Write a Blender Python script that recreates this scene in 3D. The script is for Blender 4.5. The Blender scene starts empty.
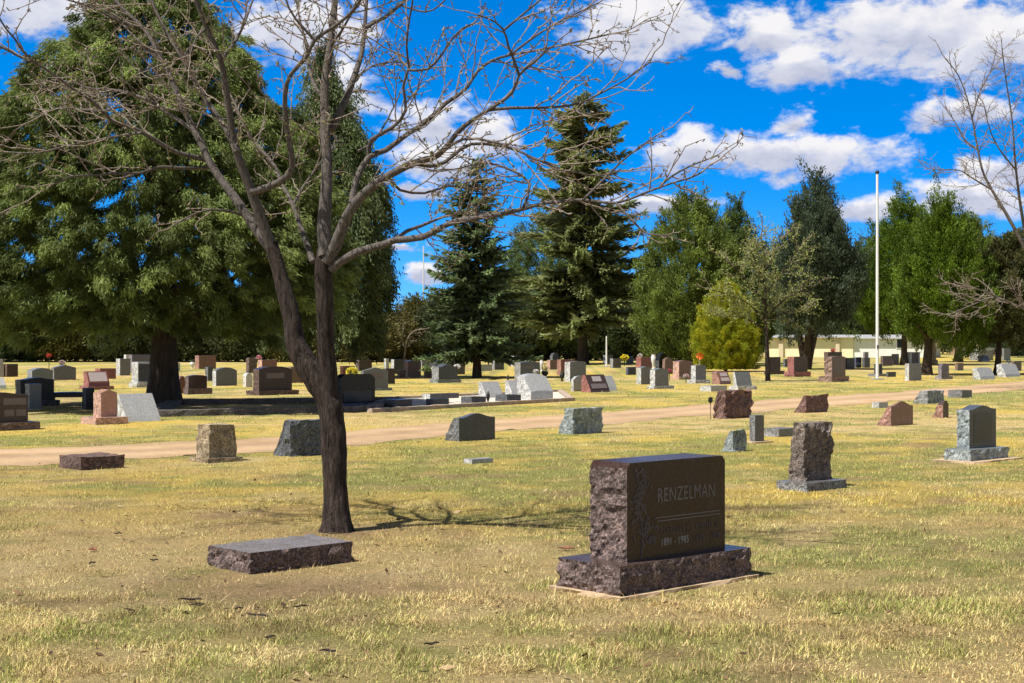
import bpy, math, random
import numpy as np

random.seed(7)
RNG = np.random.default_rng(11)
SC = bpy.context.scene
COL = SC.collection

# ------------------------------------------------------------------ camera frame used to read positions off the photo
H, F, HY, CX = 1.6, 1500.0, 341.5, 512.0
TH = math.radians(43)                       # the grave rows run 43 degrees off the picture plane
SUN_EL = math.radians(61)
SUN_XY = np.array([-0.86, -0.51]); SUN_XY = SUN_XY / np.linalg.norm(SUN_XY)

def dist(y, h=0.0):
    return F * (H - h) / (y - HY)

def G(x, y):                                # pixel on the ground -> ground point
    d = dist(y)
    return np.array([(x - CX) / F * d, d, 0.0])

def P(x, y, d):                             # pixel at a known distance -> point
    return np.array([(x - CX) / F * d, d, H - (y - HY) / F * d])

# ------------------------------------------------------------------ noise in numpy
def _hash(ix, iy, iz, seed):
    n = (ix * 374761393 + iy * 668265263 + iz * 2147483647 + seed * 1274126177) & 0xFFFFFFFF
    n = ((n ^ (n >> 13)) * 1274126177) & 0xFFFFFFFF
    n = n ^ (n >> 16)
    return (n & 0xFFFFFF) / float(0xFFFFFF)

def vnoise(p, seed=0):
    p = np.asarray(p, float)
    i = np.floor(p).astype(np.int64); f = p - i
    f = f * f * (3 - 2 * f)
    r = 0
    for dx in (0, 1):
        for dy in (0, 1):
            for dz in (0, 1):
                w = (f[:, 0] if dx else 1 - f[:, 0]) * (f[:, 1] if dy else 1 - f[:, 1]) * (f[:, 2] if dz else 1 - f[:, 2])
                r = r + w * _hash(i[:, 0] + dx, i[:, 1] + dy, i[:, 2] + dz, seed)
    return r

def fbm(p, seed=0, octs=4):
    p = np.asarray(p, float); a, s, t = 1.0, 0.0, 0.0
    for o in range(octs):
        s = s + a * vnoise(p * 2 ** o, seed + o * 17); t += a; a *= 0.5
    return s / t

# ------------------------------------------------------------------ mesh builder
class MB:
    def __init__(self):
        self.v, self.c, self.q, self.t, self.qm, self.tm, self.n = [], [], [], [], [], [], 0
    def add(self, v, quads=None, tris=None, col=None, mat=0):
        v = np.asarray(v, float).reshape(-1, 3)
        if quads is not None and len(quads):
            q = np.asarray(quads, np.int64).reshape(-1, 4) + self.n
            self.q.append(q); self.qm.append(np.full(len(q), mat) if np.isscalar(mat) else np.asarray(mat))
        if tris is not None and len(tris):
            t = np.asarray(tris, np.int64).reshape(-1, 3) + self.n
            self.t.append(t); self.tm.append(np.full(len(t), mat) if np.isscalar(mat) else np.asarray(mat))
        self.v.append(v)
        if col is None: col = (1, 1, 1)
        col = np.asarray(col, float)
        if col.ndim == 1: col = np.tile(col, (len(v), 1))
        self.c.append(col); self.n += len(v)
    def box(self, lo, hi, mat=0, col=None):
        (x0, y0, z0), (x1, y1, z1) = lo, hi
        v = [(x0, y0, z0), (x1, y0, z0), (x1, y1, z0), (x0, y1, z0), (x0, y0, z1), (x1, y0, z1), (x1, y1, z1), (x0, y1, z1)]
        self.add(v, [(0, 3, 2, 1), (4, 5, 6, 7), (0, 1, 5, 4), (1, 2, 6, 5), (2, 3, 7, 6), (3, 0, 4, 7)], col=col, mat=mat)
    def tube(self, pts, rad, k=6, col=None, mat=0, cap=True, rough=0.0, seed=0):
        pts = np.asarray(pts, float); rad = np.asarray(rad, float)
        n = len(pts)
        t = np.gradient(pts, axis=0); t /= np.linalg.norm(t, axis=1)[:, None] + 1e-9
        ref = np.array([0.31, 0.9, 0.13]) if abs(t[:, 2]).mean() > 0.5 else np.array([0.1, 0.12, 1.0])
        a = np.cross(t, ref); a /= np.linalg.norm(a, axis=1)[:, None] + 1e-9
        b = np.cross(t, a)
        ang = np.arange(k) / k * 2 * math.pi
        ring = (np.cos(ang)[None, :, None] * a[:, None, :] + np.sin(ang)[None, :, None] * b[:, None, :])
        rr = np.repeat(rad[:, None], k, 1)
        if rough:
            q = (pts[:, None, :] + ring * rad[:, None, None]).reshape(-1, 3)
            rr = rr * (1 + rough * (fbm(q * np.array([9, 9, 3.0]) + seed, 5, 3).reshape(n, k) - 0.5) * 2)
        v = (pts[:, None, :] + ring * rr[:, :, None]).reshape(-1, 3)
        i = np.arange(n - 1)[:, None] * k; j = np.arange(k)[None, :]; j2 = (j + 1) % k
        q = np.stack([i + j, i + j2, i + k + j2, i + k + j], -1).reshape(-1, 4)
        base = self.n
        self.add(v, quads=q, col=col, mat=mat)
        if cap:
            for s, idx in ((0, range(k)), ((n - 1) * k, range(k))):
                c = v[s:s + k].mean(0)
                w = np.vstack([v[s:s + k], c])
                self.add(w, tris=[(m, (m + 1) % k, k) for m in range(k)], col=col, mat=mat)
    def mesh(self, name, mats, smooth=False):
        me = bpy.data.meshes.new(name)
        v = np.concatenate(self.v).astype(np.float32); c = np.concatenate(self.c)
        q = np.concatenate(self.q) if self.q else np.zeros((0, 4), int)
        t = np.concatenate(self.t) if self.t else np.zeros((0, 3), int)
        mi = np.concatenate([*self.qm, *self.tm]) if (self.qm or self.tm) else np.zeros(0)
        loops = np.concatenate([q.ravel(), t.ravel()]).astype(np.int32)
        tot = np.concatenate([np.full(len(q), 4), np.full(len(t), 3)]).astype(np.int32)
        st = np.concatenate([[0], np.cumsum(tot)[:-1]]).astype(np.int32)
        me.vertices.add(len(v)); me.vertices.foreach_set('co', v.ravel())
        me.loops.add(len(loops)); me.loops.foreach_set('vertex_index', loops)
        me.polygons.add(len(tot)); me.polygons.foreach_set('loop_start', st); me.polygons.foreach_set('loop_total', tot)
        for m in (mats if isinstance(mats, (list, tuple)) else [mats]): me.materials.append(m)
        me.polygons.foreach_set('material_index', mi.astype(np.int32))
        me.polygons.foreach_set('use_smooth', np.full(len(tot), bool(smooth)))
        at = me.color_attributes.new('tint', 'FLOAT_COLOR', 'POINT')
        at.data.foreach_set('color', np.hstack([c, np.ones((len(c), 1))]).astype(np.float32).ravel())
        me.update(calc_edges=True); me.validate()
        return me
    def build(self, name, mats, parent=None, smooth=False):
        o = bpy.data.objects.new(name, self.mesh(name, mats, smooth)); COL.objects.link(o)
        if parent is not None: o.parent = parent
        return o

def tag(o, label=None, cat=None, group=None, kind=None):
    if label: o['label'] = label
    if cat: o['category'] = cat
    if group: o['group'] = group
    if kind: o['kind'] = kind
    return o

def empty(name, loc, rz=0.0):
    o = bpy.data.objects.new(name, None); COL.objects.link(o)
    o.location = tuple(float(a) for a in loc); o.rotation_euler = (0, 0, rz); o.empty_display_size = 0.2
    return o

# ------------------------------------------------------------------ materials
def nmat(name):
    m = bpy.data.materials.new(name); m.use_nodes = True
    nt = m.node_tree; b = nt.nodes['Principled BSDF']
    return m, nt, b

def nd(nt, kind, **kw):
    n = nt.nodes.new(kind)
    for k, v in kw.items():
        if k in n.inputs: n.inputs[k].default_value = v
        else: setattr(n, k, v)
    return n

def ramp(nt, stops, interp='LINEAR'):
    r = nt.nodes.new('ShaderNodeValToRGB'); cr = r.color_ramp; cr.interpolation = interp
    while len(cr.elements) < len(stops): cr.elements.new(0.5)
    for e, (p, c) in zip(cr.elements, stops):
        e.position = p; e.color = (*c, 1) if len(c) == 3 else c
    return r

_gr = {}
def granite(name, col, polish=True, speck=0.5):
    key = (name, polish)
    if key in _gr: return _gr[key]
    m, nt, b = nmat(('polished_' if polish else 'rough_') + name + '_granite')
    L = nt.links.new
    tc = nd(nt, 'ShaderNodeTexCoord')
    n1 = nd(nt, 'ShaderNodeTexNoise', Scale=70.0, Detail=4.0, Roughness=0.75); L(tc.outputs['Object'], n1.inputs['Vector'])
    n2 = nd(nt, 'ShaderNodeTexVoronoi', Scale=85.0); L(tc.outputs['Object'], n2.inputs['Vector'])
    n3 = nd(nt, 'ShaderNodeTexNoise', Scale=5.0, Detail=5.0, Roughness=0.65); L(tc.outputs['Object'], n3.inputs['Vector'])
    c = np.array(col)
    if polish: dark, mid, lite = c * (1 - 0.75 * speck), c, np.minimum(c * (1 + 0.9 * speck) + 0.01, 0.8)
    else: dark, mid, lite = c * 0.40 + 0.004, c * 1.25 + 0.045 * (.25 + .75 * c / c.max()), np.minimum(c * 2.3 + 0.20 * (.4 + .6 * c / c.max()), 0.85)
    r1 = ramp(nt, [(0.3, dark), (0.5, mid), (0.72, lite)])
    mx = nd(nt, 'ShaderNodeMix', data_type='FLOAT'); mx.inputs[0].default_value = 0.35
    L(n1.outputs['Fac'], mx.inputs[2]); L(n2.outputs['Color'], mx.inputs[3]); L(mx.outputs[0], r1.inputs['Fac'])
    st = ramp(nt, [(0.3, (0.62, 0.6, 0.56)), (0.55, (1, 1, 1)), (0.8, (1.0, 0.97, 0.92))]) if not polish else ramp(nt, [(0.25, (0.85, 0.84, 0.82)), (0.7, (1, 1, 1))])
    L(n3.outputs['Fac'], st.inputs['Fac'])
    mul = nd(nt, 'ShaderNodeMix', data_type='RGBA', blend_type='MULTIPLY'); mul.inputs[0].default_value = 1
    L(r1.outputs['Color'], mul.inputs[6]); L(st.outputs['Color'], mul.inputs[7])
    if not polish:
        n4 = nd(nt, 'ShaderNodeTexNoise', Scale=15.0, Detail=7.0, Roughness=0.75, Distortion=0.4); L(tc.outputs['Object'], n4.inputs['Vector'])
        s4 = ramp(nt, [(0.34, (0.42, 0.40, 0.38)), (0.5, (1, 1, 1)), (0.64, (1.5, 1.47, 1.40))]); L(n4.outputs['Fac'], s4.inputs['Fac'])
        m4 = nd(nt, 'ShaderNodeMix', data_type='RGBA', blend_type='MULTIPLY'); m4.inputs[0].default_value = 1
        L(mul.outputs[2], m4.inputs[6]); L(s4.outputs['Color'], m4.inputs[7]); mul = m4
    else: b.inputs['Specular IOR Level'].default_value = 0.32
    L(mul.outputs[2], b.inputs['Base Color'])
    if polish:
        rr = ramp(nt, [(0.3, (0.16,) * 3), (0.75, (0.34,) * 3)]); L(n3.outputs['Fac'], rr.inputs['Fac']); L(rr.outputs['Color'], b.inputs['Roughness'])
    else:
        b.inputs['Roughness'].default_value = 0.8
        bp = nd(nt, 'ShaderNodeBump', Strength=0.8, Distance=0.02)
        nb = nd(nt, 'ShaderNodeTexNoise', Scale=38.0, Detail=6.0, Roughness=0.7); L(tc.outputs['Object'], nb.inputs['Vector'])
        L(nb.outputs['Fac'], bp.inputs['Height']); L(bp.outputs['Normal'], b.inputs['Normal'])
    _gr[key] = m
    return m

STONE = {   # base colours of the stones
    'maroon':  (0.066, 0.044, 0.040), 'darkmaroon': (0.046, 0.025, 0.020), 'wine': (0.085, 0.044, 0.037), 'sky_sheen': (0.21, 0.19, 0.20), 'umber': (0.085, 0.066, 0.056), 'red': (0.20, 0.075, 0.065), 'brown': (0.15, 0.095, 0.075),
    'pink': (0.40, 0.23, 0.18), 'rose': (0.22, 0.118, 0.093), 'grey': (0.17, 0.175, 0.18), 'darkgrey': (0.075, 0.078, 0.085), 'midgrey': (0.12, 0.122, 0.13),
    'black': (0.010, 0.010, 0.013), 'light': (0.37, 0.38, 0.39), 'white': (0.52, 0.52, 0.51), 'blue': (0.165, 0.19, 0.20),
    'charcoal': (0.040, 0.044, 0.052), 'sand': (0.20, 0.155, 0.095), 'purple': (0.13, 0.115, 0.135), 'navy': (0.035, 0.045, 0.085)}

def simple(name, col, rough=0.6, var=0.25, scale=20.0, bump=0.0, metal=0.0):
    m, nt, b = nmat(name); L = nt.links.new
    tc = nd(nt, 'ShaderNodeTexCoord'); n = nd(nt, 'ShaderNodeTexNoise', Scale=scale, Detail=5.0, Roughness=0.65)
    L(tc.outputs['Object'], n.inputs['Vector'])
    c = np.array(col); r = ramp(nt, [(0.3, c * (1 - var)), (0.7, np.minimum(c * (1 + var), 0.9))])
    L(n.outputs['Fac'], r.inputs['Fac']); L(r.outputs['Color'], b.inputs['Base Color'])
    b.inputs['Roughness'].default_value = rough; b.inputs['Metallic'].default_value = metal
    if bump:
        bp = nd(nt, 'ShaderNodeBump', Strength=bump, Distance=0.02); L(n.outputs['Fac'], bp.inputs['Height']); L(bp.outputs['Normal'], b.inputs['Normal'])
    return m

def leaf_mat(name, trans=0.25, rough=0.6):
    m, nt, b = nmat(name); L = nt.links.new
    at = nd(nt, 'ShaderNodeAttribute', attribute_name='tint')
    L(at.outputs['Color'], b.inputs['Base Color']); b.inputs['Roughness'].default_value = rough
    b.inputs['Specular IOR Level'].default_value = 0.25
    tr = nd(nt, 'ShaderNodeBsdfTranslucent'); L(at.outputs['Color'], tr.inputs['Color'])
    mx = nd(nt, 'ShaderNodeMixShader'); mx.inputs[0].default_value = trans
    L(b.outputs[0], mx.inputs[1]); L(tr.outputs[0], mx.inputs[2])
    L(mx.outputs[0], nt.nodes['Material Output'].inputs['Surface'])
    return m

def bark_mat(name, c0, c1, stretch=(14, 14, 2.5), bump=0.9, dist_=0.03):
    m, nt, b = nmat(name); L = nt.links.new
    tc = nd(nt, 'ShaderNodeTexCoord'); mp = nd(nt, 'ShaderNodeMapping'); mp.inputs['Scale'].default_value = stretch
    L(tc.outputs['Object'], mp.inputs['Vector'])
    n = nd(nt, 'ShaderNodeTexNoise', Scale=1.6, Detail=6.0, Roughness=0.7, Distortion=0.6); L(mp.outputs['Vector'], n.inputs['Vector'])
    r = ramp(nt, [(0.32, c0), (0.52, tuple((np.array(c0) + np.array(c1)) / 2)), (0.72, c1)]); L(n.outputs['Fac'], r.inputs['Fac'])
    L(r.outputs['Color'], b.inputs['Base Color']); b.inputs['Roughness'].default_value = 0.85
    b.inputs['Specular IOR Level'].default_value = 0.2
    bp = nd(nt, 'ShaderNodeBump', Strength=bump, Distance=dist_); L(n.outputs['Fac'], bp.inputs['Height']); L(bp.outputs['Normal'], b.inputs['Normal'])
    return m

M_CONC = simple('pale_concrete', (0.44, 0.32, 0.20), 0.9, 0.3, 9, 0.3)
M_CONCG = simple('grey_concrete', (0.36, 0.34, 0.31), 0.9, 0.3, 9, 0.3)
M_WHITEPAINT = simple('white_paint', (0.78, 0.78, 0.77), 0.4, 0.05, 4)
M_BLACK = simple('black_iron', (0.012, 0.012, 0.013), 0.5, 0.2, 20)
M_CARVE = simple('carved_granite', (0.165, 0.145, 0.14), 0.8, 0.2, 90)
M_CARVE_DIM = simple('worn_carved_granite', (0.088, 0.072, 0.068), 0.8, 0.4, 60)
M_CARVE_PALE = simple('bright_carved_granite', (0.30, 0.29, 0.29), 0.8, 0.2, 90)
M_PANEL_PALE = simple('pale_panel', (0.42, 0.36, 0.36), 0.7, 0.15, 30)
M_PANEL_DIM = simple('dim_panel', (0.16, 0.13, 0.13), 0.7, 0.15, 30)
M_LEAF = leaf_mat('evergreen_foliage', 0.32)
M_GRASS = leaf_mat('dry_grass_blades', 0.10, 0.7)
M_LITTER = leaf_mat('dead_leaf', 0.05, 0.8)
M_PETAL = leaf_mat('petals', 0.2)
M_BARK_DARK = bark_mat('juniper_bark', (0.020, 0.014, 0.010), (0.10, 0.075, 0.055), (9, 9, 1.5))
M_BARK_GREY = bark_mat('locust_bark', (0.004, 0.003, 0.003), (0.13, 0.095, 0.078), (24, 24, 4.0), 1.0, 0.06)
M_BARK_LIMB = bark_mat('locust_limb_bark', (0.045, 0.038, 0.034), (0.21, 0.183, 0.165), (30, 30, 9), 0.9, 0.02)
M_TWIG = bark_mat('twig_bark', (0.12, 0.095, 0.08), (0.38, 0.31, 0.26), (40, 40, 20), 0.3, 0.004)

# ------------------------------------------------------------------ stones
def box_grid(L, T, h, nu, nv, nz, top='flat', arch=0.0, vf=None, vb=None, batter=0.0, rock=(0, 0, 0, 0, 0), amp=0.02, freq=9.0, seed=0, crn=0.0, mats=(0, 1, 1, 1, 1)):
    """A stone as one closed surface. Faces: front, left, right, back, top; rock = weight of the rough-pitched relief per face."""
    idx, keys = {}, []
    def vid(k):
        if k not in idx: idx[k] = len(keys); keys.append(k)
        return idx[k]
    q, mi = [], []
    for i in range(nu):
        for k in range(nz):
            q.append([vid((i, 0, k)), vid((i + 1, 0, k)), vid((i + 1, 0, k + 1)), vid((i, 0, k + 1))]); mi.append(mats[0])
            q.append([vid((i + 1, nv, k)), vid((i, nv, k)), vid((i, nv, k + 1)), vid((i + 1, nv, k + 1))]); mi.append(mats[3])
    for j in range(nv):
        for k in range(nz):
            q.append([vid((0, j + 1, k)), vid((0, j, k)), vid((0, j, k + 1)), vid((0, j + 1, k + 1))]); mi.append(mats[1])
            q.append([vid((nu, j, k)), vid((nu, j + 1, k)), vid((nu, j + 1, k + 1)), vid((nu, j, k + 1))]); mi.append(mats[2])
    for i in range(nu):
        for j in range(nv):
            q.append([vid((i, j, nz)), vid((i + 1, j, nz)), vid((i + 1, j + 1, nz)), vid((i, j + 1, nz))]); mi.append(mats[4])
            q.append([vid((i, j + 1, 0)), vid((i + 1, j + 1, 0)), vid((i + 1, j, 0)), vid((i, j, 0))]); mi.append(mats[4])
    K = np.array(keys, float)
    a, b, c = K[:, 0] / nu, K[:, 1] / nv, K[:, 2] / nz
    if top == 'arch': prof = 1 - arch * (np.abs(2 * a - 1) ** 2.2)
    elif top == 'serp': prof = 1 - arch * (0.5 - 0.5 * np.cos(math.pi * np.clip(np.abs(2 * a - 1) * 1.15, 0, 1)))
    elif top == 'gable': prof = 1 - arch * np.abs(2 * a - 1)
    elif top == 'round': prof = 1 - arch * (1 - np.sqrt(np.clip(1 - (2 * a - 1) ** 2, 0, 1)))
    else: prof = np.ones_like(a)
    hh = h * prof
    if crn:
        e = np.minimum(a, 1 - a) * L
        hh = hh - np.where(e < crn, crn - np.sqrt(np.clip(crn ** 2 - (crn - e) ** 2, 0, None)), 0)
    z = c * hh
    f0 = vf(z / h) if vf else np.zeros_like(z)
    f1 = vb(z / h) if vb else np.ones_like(z)
    u = a * L; v = T * (f0 + (f1 - f0) * b)
    if batter: u = L / 2 + (u - L / 2) * (1 - batter * z / h); 
    pos = np.stack([u, v, z], 1)
    out = np.zeros_like(pos)
    out[:, 1] -= (K[:, 1] == 0) * rock[0]; out[:, 0] -= (K[:, 0] == 0) * rock[1]; out[:, 0] += (K[:, 0] == nu) * rock[2]
    out[:, 1] += (K[:, 1] == nv) * rock[3]; out[:, 2] += ((K[:, 2] == nz) & True) * rock[4]
    keep = np.ones(len(K))
    if rock[0] == 0: keep[K[:, 1] == 0] = 0          # a polished face keeps its crisp outline
    if rock[4] == 0: keep[(K[:, 2] == nz)] *= 0.25
    if amp and any(rock):
        nz_ = fbm(pos * freq + seed * 3.7, seed, 4)
        cell = vnoise(pos * freq * 2.3 + 11, seed + 5)
        d = amp * (np.clip((nz_ - 0.5) * 2.8, -1, .7) + (cell > 0.55) * 0.3 - .15)
        pos = pos + out * (d * keep)[:, None]
    pos[:, 0] -= L / 2; pos[:, 1] -= T / 2
    return pos, q, mi

def solve(x0, xc, x1, y, th, h=0.0):
    """near corner + left and right extents in the photo -> corner point, length, thickness"""
    d = dist(y, h); cx = (xc - CX) / F * d; cy = d
    k0, k1 = (x0 - CX) / F, (x1 - CX) / F
    L = (k1 * cy - cx) / (math.cos(th) - k1 * math.sin(th))
    T = (cx - k0 * cy) / (math.sin(th) + k0 * math.cos(th))
    return np.array([cx, cy, h]), L, T, d

EXCL = []
DIM = {}
GROUP_H = 'headstones and markers of the cemetery'

def stone(x0, xc, x1, yb, yt, col, label, top='flat', arch=0.12, form='die', base=None, die=None, rough=False, rw=1.0, res=1, amp=None, ft=0.45,
          panel=None, pad=False, th=None, name='headstone', cat='headstone', tmax=0.6, frontcol=None, nose=0.22, crn=0.0, bcol=None, batter=0.0, freq=None):
    """base=(x0,xc,x1,y_base_top): plinth; without it the stone stands on the ground."""
    th = TH if th is None else th
    seed = int(abs(xc) * 7 + yb) % 997
    root = None
    c_m = granite(frontcol or col, STONE[frontcol or col], True); r_m = granite(col, STONE[col], False)
    def grid(L, T, h, **k):
        nu = max(4, int(L / (0.16 / res))); nv = max(3, int(T / (0.10 / res))); nz = max(3, int(h / (0.12 / res)))
        return box_grid(L, T, h, min(nu, 90), min(nv, 48), min(nz, 70), seed=seed, **k)
    hb = 0.0
    if base:
        bx0, bxc, bx1, byt = base
        C, L, T, d = solve(bx0, bxc, bx1, yb, th); T = min(max(T, 0.2), 0.8); L = max(L, 0.35)
        hb = (yb - byt) / F * d
        ctr = C + np.array([math.cos(th) * L / 2 - math.sin(th) * T / 2, math.sin(th) * L / 2 + math.cos(th) * T / 2, 0])
        root = empty(name, ctr, th)
        pos, q, mi = grid(L, T, hb, rock=(1, 1, 1, 1, 0), amp=amp or 0.025, freq=freq or 9.0, mats=(1, 1, 1, 1, 0))
        m = MB(); m.add(pos, q, mat=mi)
        bc = bcol or col
        m.build('base', [granite(bc, STONE[bc], True), granite(bc, STONE[bc], False)], root)
        Lb, Tb = L, T
        EXCL.append((ctr, th, L + 0.02, T + 0.02))
    if die:
        dx0, dxc, dx1, dyb = die
        C2, L, T, d = solve(dx0, dxc, dx1, dyb, th, hb); T = min(max(T, 0.12), tmax)
        h = (dyb - yt) / F * d
        ctr2 = C2 + np.array([math.cos(th) * L / 2 - math.sin(th) * T / 2, math.sin(th) * L / 2 + math.cos(th) * T / 2, 0])
        # the die sits on its plinth: depth kept inside the plinth, side position as seen
        T = min(T, Tb * .86); dl = C2[:2] - ctr[:2]; cs, sn = math.cos(th), math.sin(th)
        v0 = float(np.clip(-dl[0] * sn + dl[1] * cs, -Tb / 2 + .02, Tb / 2 - T - .02))
        def uat(px):
            k = (px - CX) / F; return (k * (ctr[1] + cs * v0) - ctr[0] + sn * v0) / (cs - k * sn)
        u0, u1 = uat(dxc), uat(dx1); u0 = max(u0, -Lb / 2 + .01); u1 = min(u1, Lb / 2 - .01); L = u1 - u0
        off = ((u0 + u1) / 2, v0 + T / 2)
        dep = ctr[1] + sn * u0 + cs * v0; h = H - hb - (yt - HY) / F * dep
    elif base:
        L, T = Lb * 0.80, Tb * 0.62
        h = (yb - yt) / F * d - hb * 1.02; off = (0, 0)
    else:
        C, L, T, d = solve(x0, xc, x1, yb, th); T = min(max(T, 0.10), tmax if form != 'slantb' else 0.95); L = max(L, 0.2)
        h = (yb - yt) / F * d; off = (0, 0)
        if form == 'slantf': T = max(T, .75 * h)
        ctr = C + np.array([math.cos(th) * L / 2 - math.sin(th) * T / 2, math.sin(th) * L / 2 + math.cos(th) * T / 2, 0])
        EXCL.append((ctr, th, L, T))
    kw = dict(top=top, arch=arch, crn=crn, batter=batter)
    if form == 'slantb': kw['vb'] = lambda s: 1 - (1 - ft) * s
    if form == 'slantf': kw['vf'] = lambda s: np.clip((s - nose) / (1 - nose), 0, 1) * (1 - ft)
    A = amp if amp is not None else 0.02
    if rough == 'sides': pos, q, mi = grid(L, T, h, rock=(1, 1, 1, 1, 0.12), amp=A * 1.6, freq=freq or 7.0, mats=(1, 1, 1, 1, 0), **kw)
    elif rough: pos, q, mi = grid(L, T, h, rock=(rw, 1, 1, 1, 0.8), amp=A * 1.6, freq=freq or 7.0, mats=(1, 1, 1, 1, 1), **kw)
    else: pos, q, mi = grid(L, T, h, rock=(0, 1, 1, 0.3 if form == 'die' else 1, 0), amp=A, freq=freq or 9.0, mats=(0, 1, 1, 0 if form == 'die' else 1, 0), **kw)
    m = MB(); m.add(pos, q, mat=mi)
    if root is None and not (panel or pad):
        o = m.build(name, [c_m, r_m]); o.location = ctr; o.rotation_euler = (0, 0, th); root = o
    else:
        if root is None: root = empty(name, ctr, th)
        o = m.build('die' if form == 'die' else 'slant_block', [c_m, r_m], root)
        o.location = (off[0], off[1], hb - 0.002 if hb else 0)
    if panel:
        for (u0, u1, z0, z1, pm) in panel:
            p = MB(); p.box((-L / 2 + u0 * L, -T / 2 - 0.004, z0 * h), (-L / 2 + u1 * L, -T / 2 + 0.02, z1 * h))
            if form == 'slantf':
                p = MB(); s0, s1 = z0, z1
                y0 = -T / 2 + T * (s0 - nose) / (1 - nose) * (1 - ft); y1 = -T / 2 + T * (s1 - nose) / (1 - nose) * (1 - ft)
                xs = (-L / 2 + u0 * L, -L / 2 + u1 * L)
                p.add([(xs[0], y0 - .006, z0 * h + .004), (xs[1], y0 - .006, z0 * h + .004), (xs[1], y1 - .006, z1 * h + .004), (xs[0], y1 - .006, z1 * h + .004),
                       (xs[0], y0 + .02, z0 * h - .01), (xs[1], y0 + .02, z0 * h - .01), (xs[1], y1 + .02, z1 * h - .01), (xs[0], y1 + .02, z1 * h - .01)],
                      [(0, 1, 2, 3), (0, 4, 5, 1), (1, 5, 6, 2), (2, 6, 7, 3), (3, 7, 4, 0)])
            e = p.build('inscription_panel', pm, root); e.location = (off[0], off[1], hb)
    if pad:
        Lp, Tp = (Lb, Tb) if base else (L, T)
        g = pad if isinstance(pad, float) else 0.12
        pp, q, mi = box_grid(Lp + 2 * g, Tp + 2 * g, 0.022, 14, 10, 1, rock=(1, 1, 1, 1, 0), amp=0.03, freq=5, seed=seed, mats=(0,) * 5)
        p = MB(); p.add(pp, q); p.build('foundation_pad', M_CONC, root)
        EXCL.append((ctr, th, Lp + 2 * g - 0.03, Tp + 2 * g - 0.03))
    tag(root, label, cat, GROUP_H)
    DIM[root.name] = (L, T, h, hb, off[0], off[1])
    return root

# ================================================================== STONES
# ---- the big family monument in front
mon = stone(589, 627, 725, 600, 463, 'maroon', 'large dark maroon family monument reading RENZELMAN on a rough base, nearest upright stone', base=(557, 620, 750, 567),
            die=(590, 627, 725, 563), res=5.5, amp=0.020, crn=0.035, pad=0.045, name='family_monument', cat='monument', frontcol='darkmaroon', freq=17.0)
mL, mT, mh, mhb, mox, moy = DIM[mon.name]

def carved_text(parent, name, body, size, u, z, mat, sx=0.8, depth=0.003, align='CENTER'):
    cu = bpy.data.curves.new('lettering', 'FONT'); cu.body = body; cu.size = size; cu.extrude = depth; cu.align_x = align; cu.space_character = 1.08
    tmp = bpy.data.objects.new('lettering', cu); COL.objects.link(tmp)
    dg = bpy.context.evaluated_depsgraph_get(); me = bpy.data.meshes.new_from_object(tmp.evaluated_get(dg)); me.name = name
    bpy.data.objects.remove(tmp); bpy.data.curves.remove(cu)
    me.materials.clear(); me.materials.append(mat)
    o = bpy.data.objects.new(name, me); COL.objects.link(o); o.parent = parent
    o.location = (mox - mL / 2 + u * mL, moy - mT / 2 - 0.001, mhb + z * mh); o.rotation_euler = (math.pi / 2, 0, 0); o.scale = (sx, 1, 1)
    return o
carved_text(mon, 'family_name_lettering', 'RENZELMAN', 0.130, 0.59, 0.575, M_CARVE, 0.74)
carved_text(mon, 'given_name_lettering', 'CLARENCE R', 0.058, 0.47, 0.245, M_CARVE_DIM, 0.8, 0.002)
carved_text(mon, 'year_lettering', '1891 - 1985', 0.066, 0.47, 0.125, M_CARVE_PALE, 0.8, 0.002)
carved_text(mon, 'given_name_lettering', 'BERTHA M', 0.058, 0.80, 0.245, M_CARVE_DIM, 0.8, 0.002)
carved_text(mon, 'year_lettering', '1894 - 1966', 0.066, 0.80, 0.125, M_CARVE_DIM, 0.8, 0.002)
p = MB()
for zz in (0.375, 0.41):
    p.box((mox - mL / 2 + mL * 0.29, moy - mT / 2 - 0.004, mhb + mh * zz), (mox - mL / 2 + mL * 0.94, moy - mT / 2 + 0.01, mhb + mh * zz + 0.007))
p.build('carved_rule', M_CARVE, mon)
p = MB(); rg = np.random.default_rng(3)
def leafdisc(cx_, cz_, ln, wd, ang):
    a = np.linspace(0, 2 * math.pi, 9)[:-1]; x = np.cos(a) * ln; z = np.sin(a) * wd
    X = cx_ + x * math.cos(ang) - z * math.sin(ang); Z = cz_ + x * math.sin(ang) + z * math.cos(ang)
    y = moy - mT / 2 - 0.004
    v = [(X[i], y, Z[i]) for i in range(8)] + [(cx_, y - 0.004, cz_)] + [(X[i], y + 0.01, Z[i]) for i in range(8)]
    p.add(v, quads=[(i, i + 9, (i + 1) % 8 + 9, (i + 1) % 8) for i in range(8)], tris=[(i, (i + 1) % 8, 8) for i in range(8)])
for i in range(120):
    s = rg.random(); zc = mhb + mh * (0.16 + 0.78 * s)
    xc_ = mox - mL / 2 + mL * (0.125 + 0.03 * math.sin(s * 9) + rg.normal(0, 0.028 if s > .35 else 0.05) + (0.05 if s < .32 else 0))
    leafdisc(xc_, zc, 0.014 + 0.012 * rg.random(), 0.008, rg.random() * 3.1)
p.tube([(mox - mL / 2 + mL * (0.13 + 0.02 * math.sin(i * .8)), moy - mT / 2 - 0.002, mhb + mh * (0.04 + 0.088 * i)) for i in range(11)], [0.006] * 11, 5)
p.build('floral_carving', M_CARVE_DIM, mon)

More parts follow.
